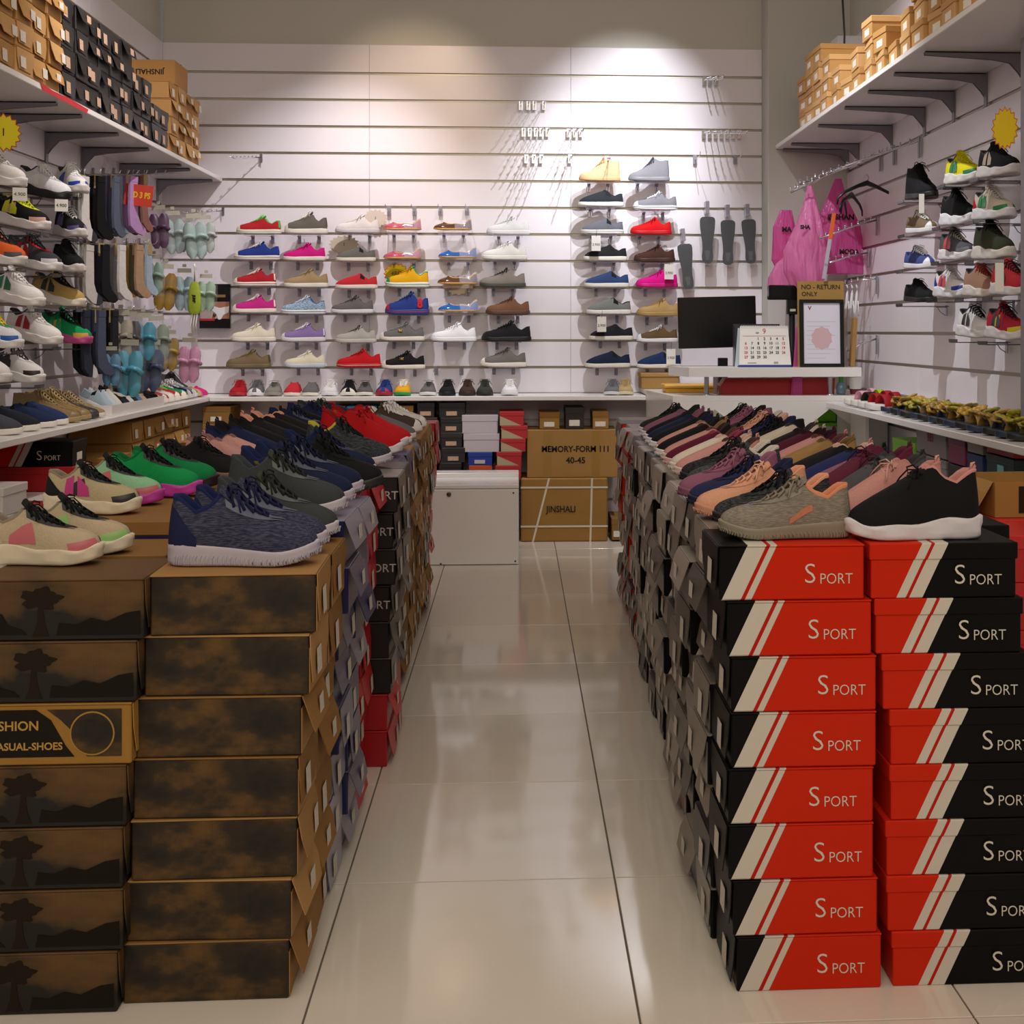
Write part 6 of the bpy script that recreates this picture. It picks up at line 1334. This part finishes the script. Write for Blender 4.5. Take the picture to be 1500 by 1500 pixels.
# ================================================================= BAGS, HANGERS, RAIL
def plastic(c):
    m = bpy.data.materials.new('m_bag'); m.use_nodes = True; nt = m.node_tree; p = nt.nodes['Principled BSDF']
    p.inputs['Base Color'].default_value = srgb(c); p.inputs['Roughness'].default_value = .25; p.inputs['Alpha'].default_value = .8
    tc = nt.nodes.new('ShaderNodeTexCoord'); mp = nt.nodes.new('ShaderNodeMapping'); mp.inputs['Scale'].default_value = (30, 30, 5)
    n = nt.nodes.new('ShaderNodeTexNoise'); n.inputs['Scale'].default_value = 1; n.inputs['Detail'].default_value = 3; b = nt.nodes.new('ShaderNodeBump'); b.inputs['Strength'].default_value = 1; b.inputs['Distance'].default_value = .03
    nt.links.new(tc.outputs['Object'], mp.inputs[0]); nt.links.new(mp.outputs[0], n.inputs['Vector']); nt.links.new(n.outputs['Fac'], b.inputs['Height']); nt.links.new(b.outputs['Normal'], p.inputs['Normal'])
    tr_ = nt.nodes.new('ShaderNodeBsdfTranslucent'); tr_.inputs[0].default_value = srgb(c); mx = nt.nodes.new('ShaderNodeMixShader'); mx.inputs[0].default_value = .45
    out = [q for q in nt.nodes if q.type == 'OUTPUT_MATERIAL'][0]; nt.links.new(p.outputs[0], mx.inputs[1]); nt.links.new(tr_.outputs[0], mx.inputs[2]); nt.links.new(mx.outputs[0], out.inputs[0]); return m
PK = plastic('fa9cd2'); PK2 = plastic('ee70bc')
def bagm(prof, dep, seed, m, lab, loc, txt=None, rz=0):
    """prof: list of (z, xl, xr)"""
    r = random.Random(seed); t = thing('plastic_bag', lab, 'bag', loc, (0, 0, rz)); G = []; ph = [r.uniform(0, 6) for _ in range(8)]
    for j in range(25):
        q = j/24*(len(prof)-1); i = min(int(q), len(prof)-2); f = q-i; f = f*f*(3-2*f); z, a, b = [x+(y-x)*f for x, y in zip(prof[i], prof[i+1])]
        c = (a+b)/2; w_ = (b-a)/2; d_ = dep*min(1, w_/.09)
        G.append([(c+w_*math.cos(2*PI*k/32)*(1+.04*math.sin(5*2*PI*k/32+ph[0]+z*9)), d_*math.sin(2*PI*k/32)*(1+.16*math.sin(7*2*PI*k/32+ph[1]+z*11)+.1*math.sin(3*2*PI*k/32+z*23)), z) for k in range(32)])
    mb = MB().grid(G, closed=True); n = 32; mb.f += [tuple(range(n)), tuple(range(24*n, 25*n))]; mb.sm += [True, True]; mb.build('bag_body', m, t)
    for (s, x, y, z, sz) in txt or []: inst(text_mesh(s, sz, bold=.002), 'lettering', M_INK, t, (x, y, z), (PI/2, 0, 0))
    return t
p = onY(1186, 272, 7.1)   # top of front bag
bagm([(0, -.012, .014), (-.10, -.035, .04), (-.22, -.075, .075), (-.38, -.15, .10), (-.50, -.155, .10), (-.60, -.11, .06), (-.64, -.05, .02)], .085, 3, PK, 'pink plastic carrier bag hanging in front from the rail', p, [('SHA', -.05, -.10, -.25, .03)])
bagm([(0, -.02, .02), (-.12, -.07, .05), (-.28, -.15, .13), (-.42, -.17, .16), (-.56, -.17, .165), (-.58, -.16, .16)], .05, 5, PK2, 'darker pink flat bundle of carrier bags behind on the rail', onY(1228, 262, 7.45), [('@SHAN', .0, -.062, -.24, .045), ('MODA', .05, -.062, -.45, .04)])
bagm([(0, -.03, .03), (-.06, -.10, .05), (-.14, -.145, .10), (-.2, -.15, .12)], .06, 9, PK, 'small pink bag bulging above the customer display', onY(1160, 372, 7.3))
bagm([(0, -.03, .04), (-.10, -.075, .06), (-.30, -.08, .07), (-.34, -.06, .05)], .04, 11, PK2, 'pink bag with dark lettering hanging left behind the front one', onY(1150, 308, 7.35), [('MA', 0, -.045, -.12, .04)])
bagm([(0, -.01, .02), (-.18, -.02, .03), (-.42, -.04, .03), (-.44, -.02, .02)], .015, 13, PK2, 'folded pink bag behind the display pole', onY(1168, 478, 7.0))
# waterfall rails (chrome beaded)
def rail(u0, v0, u1, v1, Y0_, lab, n=14, r=.0055, X1=XR-.01):
    a = onY(u0, v0, Y0_); b = onX(u1, v1, X1); t = thing('display_rail', lab, 'rail', a); d = b-a
    MB().tube([(0, 0, 0), d*.5+Vector((0, 0, .01)), d], r, 6).build('rod', M_CHROME, t)
    m = MB()
    for i in range(n): q = d*(i/n); m.tube([q, q+Vector((0, 0, .022))], .0035, 5); m.lathe([(.001, -.006), (.007, 0), (.001, .006)], (q.x, q.y, q.z+.026), 6)
    m.build('pegs', M_CHROME, t)['kind'] = 'stuff'
    MB().box(-.006, .0, -.014, .014, -.09, .02, .001).build('wall_plate', M_STEEL, t, d)
rail(1158, 282, 1310, 218, 7.05, 'chrome beaded rail holding the pink bags, upper one'); rail(1172, 270, 1347, 206, 7.3, 'long chrome beaded rail reaching farthest along right wall'); rail(1165, 277, 1290, 228, 7.2, 'chrome beaded rail behind, shorter one', 10)
rail(1200, 350, 1285, 322, 7.0, 'chrome rail across the pink bags, middle height', 9); rail(1215, 385, 1272, 370, 7.1, 'chrome rail below the pink bags', 6); rail(1240, 515, 1285, 496, 7.1, 'chrome rail right of the picture frame, lowest', 5); rail(1238, 418, 1285, 408, 7.2, 'chrome rail carrying white hangers', 5)
def hanger(p, rz, m, lab, sc=1):
    t = thing('clothes_hanger', lab, 'hanger', p, (0, 0, rz)); t.scale = (sc,)*3
    MB().tube([(.0, 0, 0), (.012, 0, .035), (.0, 0, .055), (-.018, 0, .045), (-.02, 0, .03)], .0025, 6).build('hook', M_CHROME, t)
    MB().tube([(-.20, 0, -.14), (-.195, 0, -.10), (-.15, 0, -.06), (-.06, 0, -.02), (0, 0, .0), (.06, 0, -.02), (.15, 0, -.06), (.195, 0, -.10), (.20, 0, -.14)], [.006, .008, .010, .012, .018, .012, .010, .008, .006], 8).build('shoulder_bar', m, t)
hanger(onY(1270, 268, 6.9), .15, M_BLACK, 'black plastic hanger on the rail by the right wall', .9); hanger(onY(1247, 285, 7.0), .9, M_BLACK, 'second black plastic hanger, turned, by the pink bags', .8); hanger(onY(1236, 292, 7.05), 1.2, M_BLACK, 'third black hanger nearest the pink bags', .7)
for i, u in enumerate((1240, 1247, 1254)):
    p = onY(u, 418, 7.1); t = thing('white_hanger', 'small white hanger on rail right of the frame, %s' % ('left one', 'middle one', 'right one')[i], 'hanger', p)
    MB().tube([(0, 0, .005), (.006, 0, -.01), (.004, 0, -.05), (.0, 0, -.10), (-.008, 0, -.15), (-.006, 0, -.19)], [.003, .005, .008, .009, .008, .006], 7).tube([(.012, .0, -.09), (.015, 0, -.18)], .004, 5).build('hanger_body', mat('e8e6e8', .4), t)
p = onY(1222, 312, 6.95); t = thing('foot_gauge', 'long grey ruler strip with orange end hanging by bags', 'ruler', p, (0, .16, 0))
MB().box(-.011, .011, -.002, .002, -.38, 0, .001).build('strip', mat('b8b4c0', .3), t); MB().box(-.011, .011, -.0035, -.0022, -.15, -.0, .0004).build('orange_end', mat('e0641c', .5), t); inst(text_mesh('11', .02), 'number', M_INK, t, (0, -.004, -.3), (PI/2, 0, 0))
# folded cardboard strip right of frame
p = onY(1246, 536, 7.05); tag(MB().box(-.012, .012, 0, .05, 0, .28, .002).build('cardboard_tube', card('a8834a'), None, (p.x, 7.0, RZ+.002), (0, .06, 0)), 'brown cardboard tube leaning right of the picture frame', 'tube')
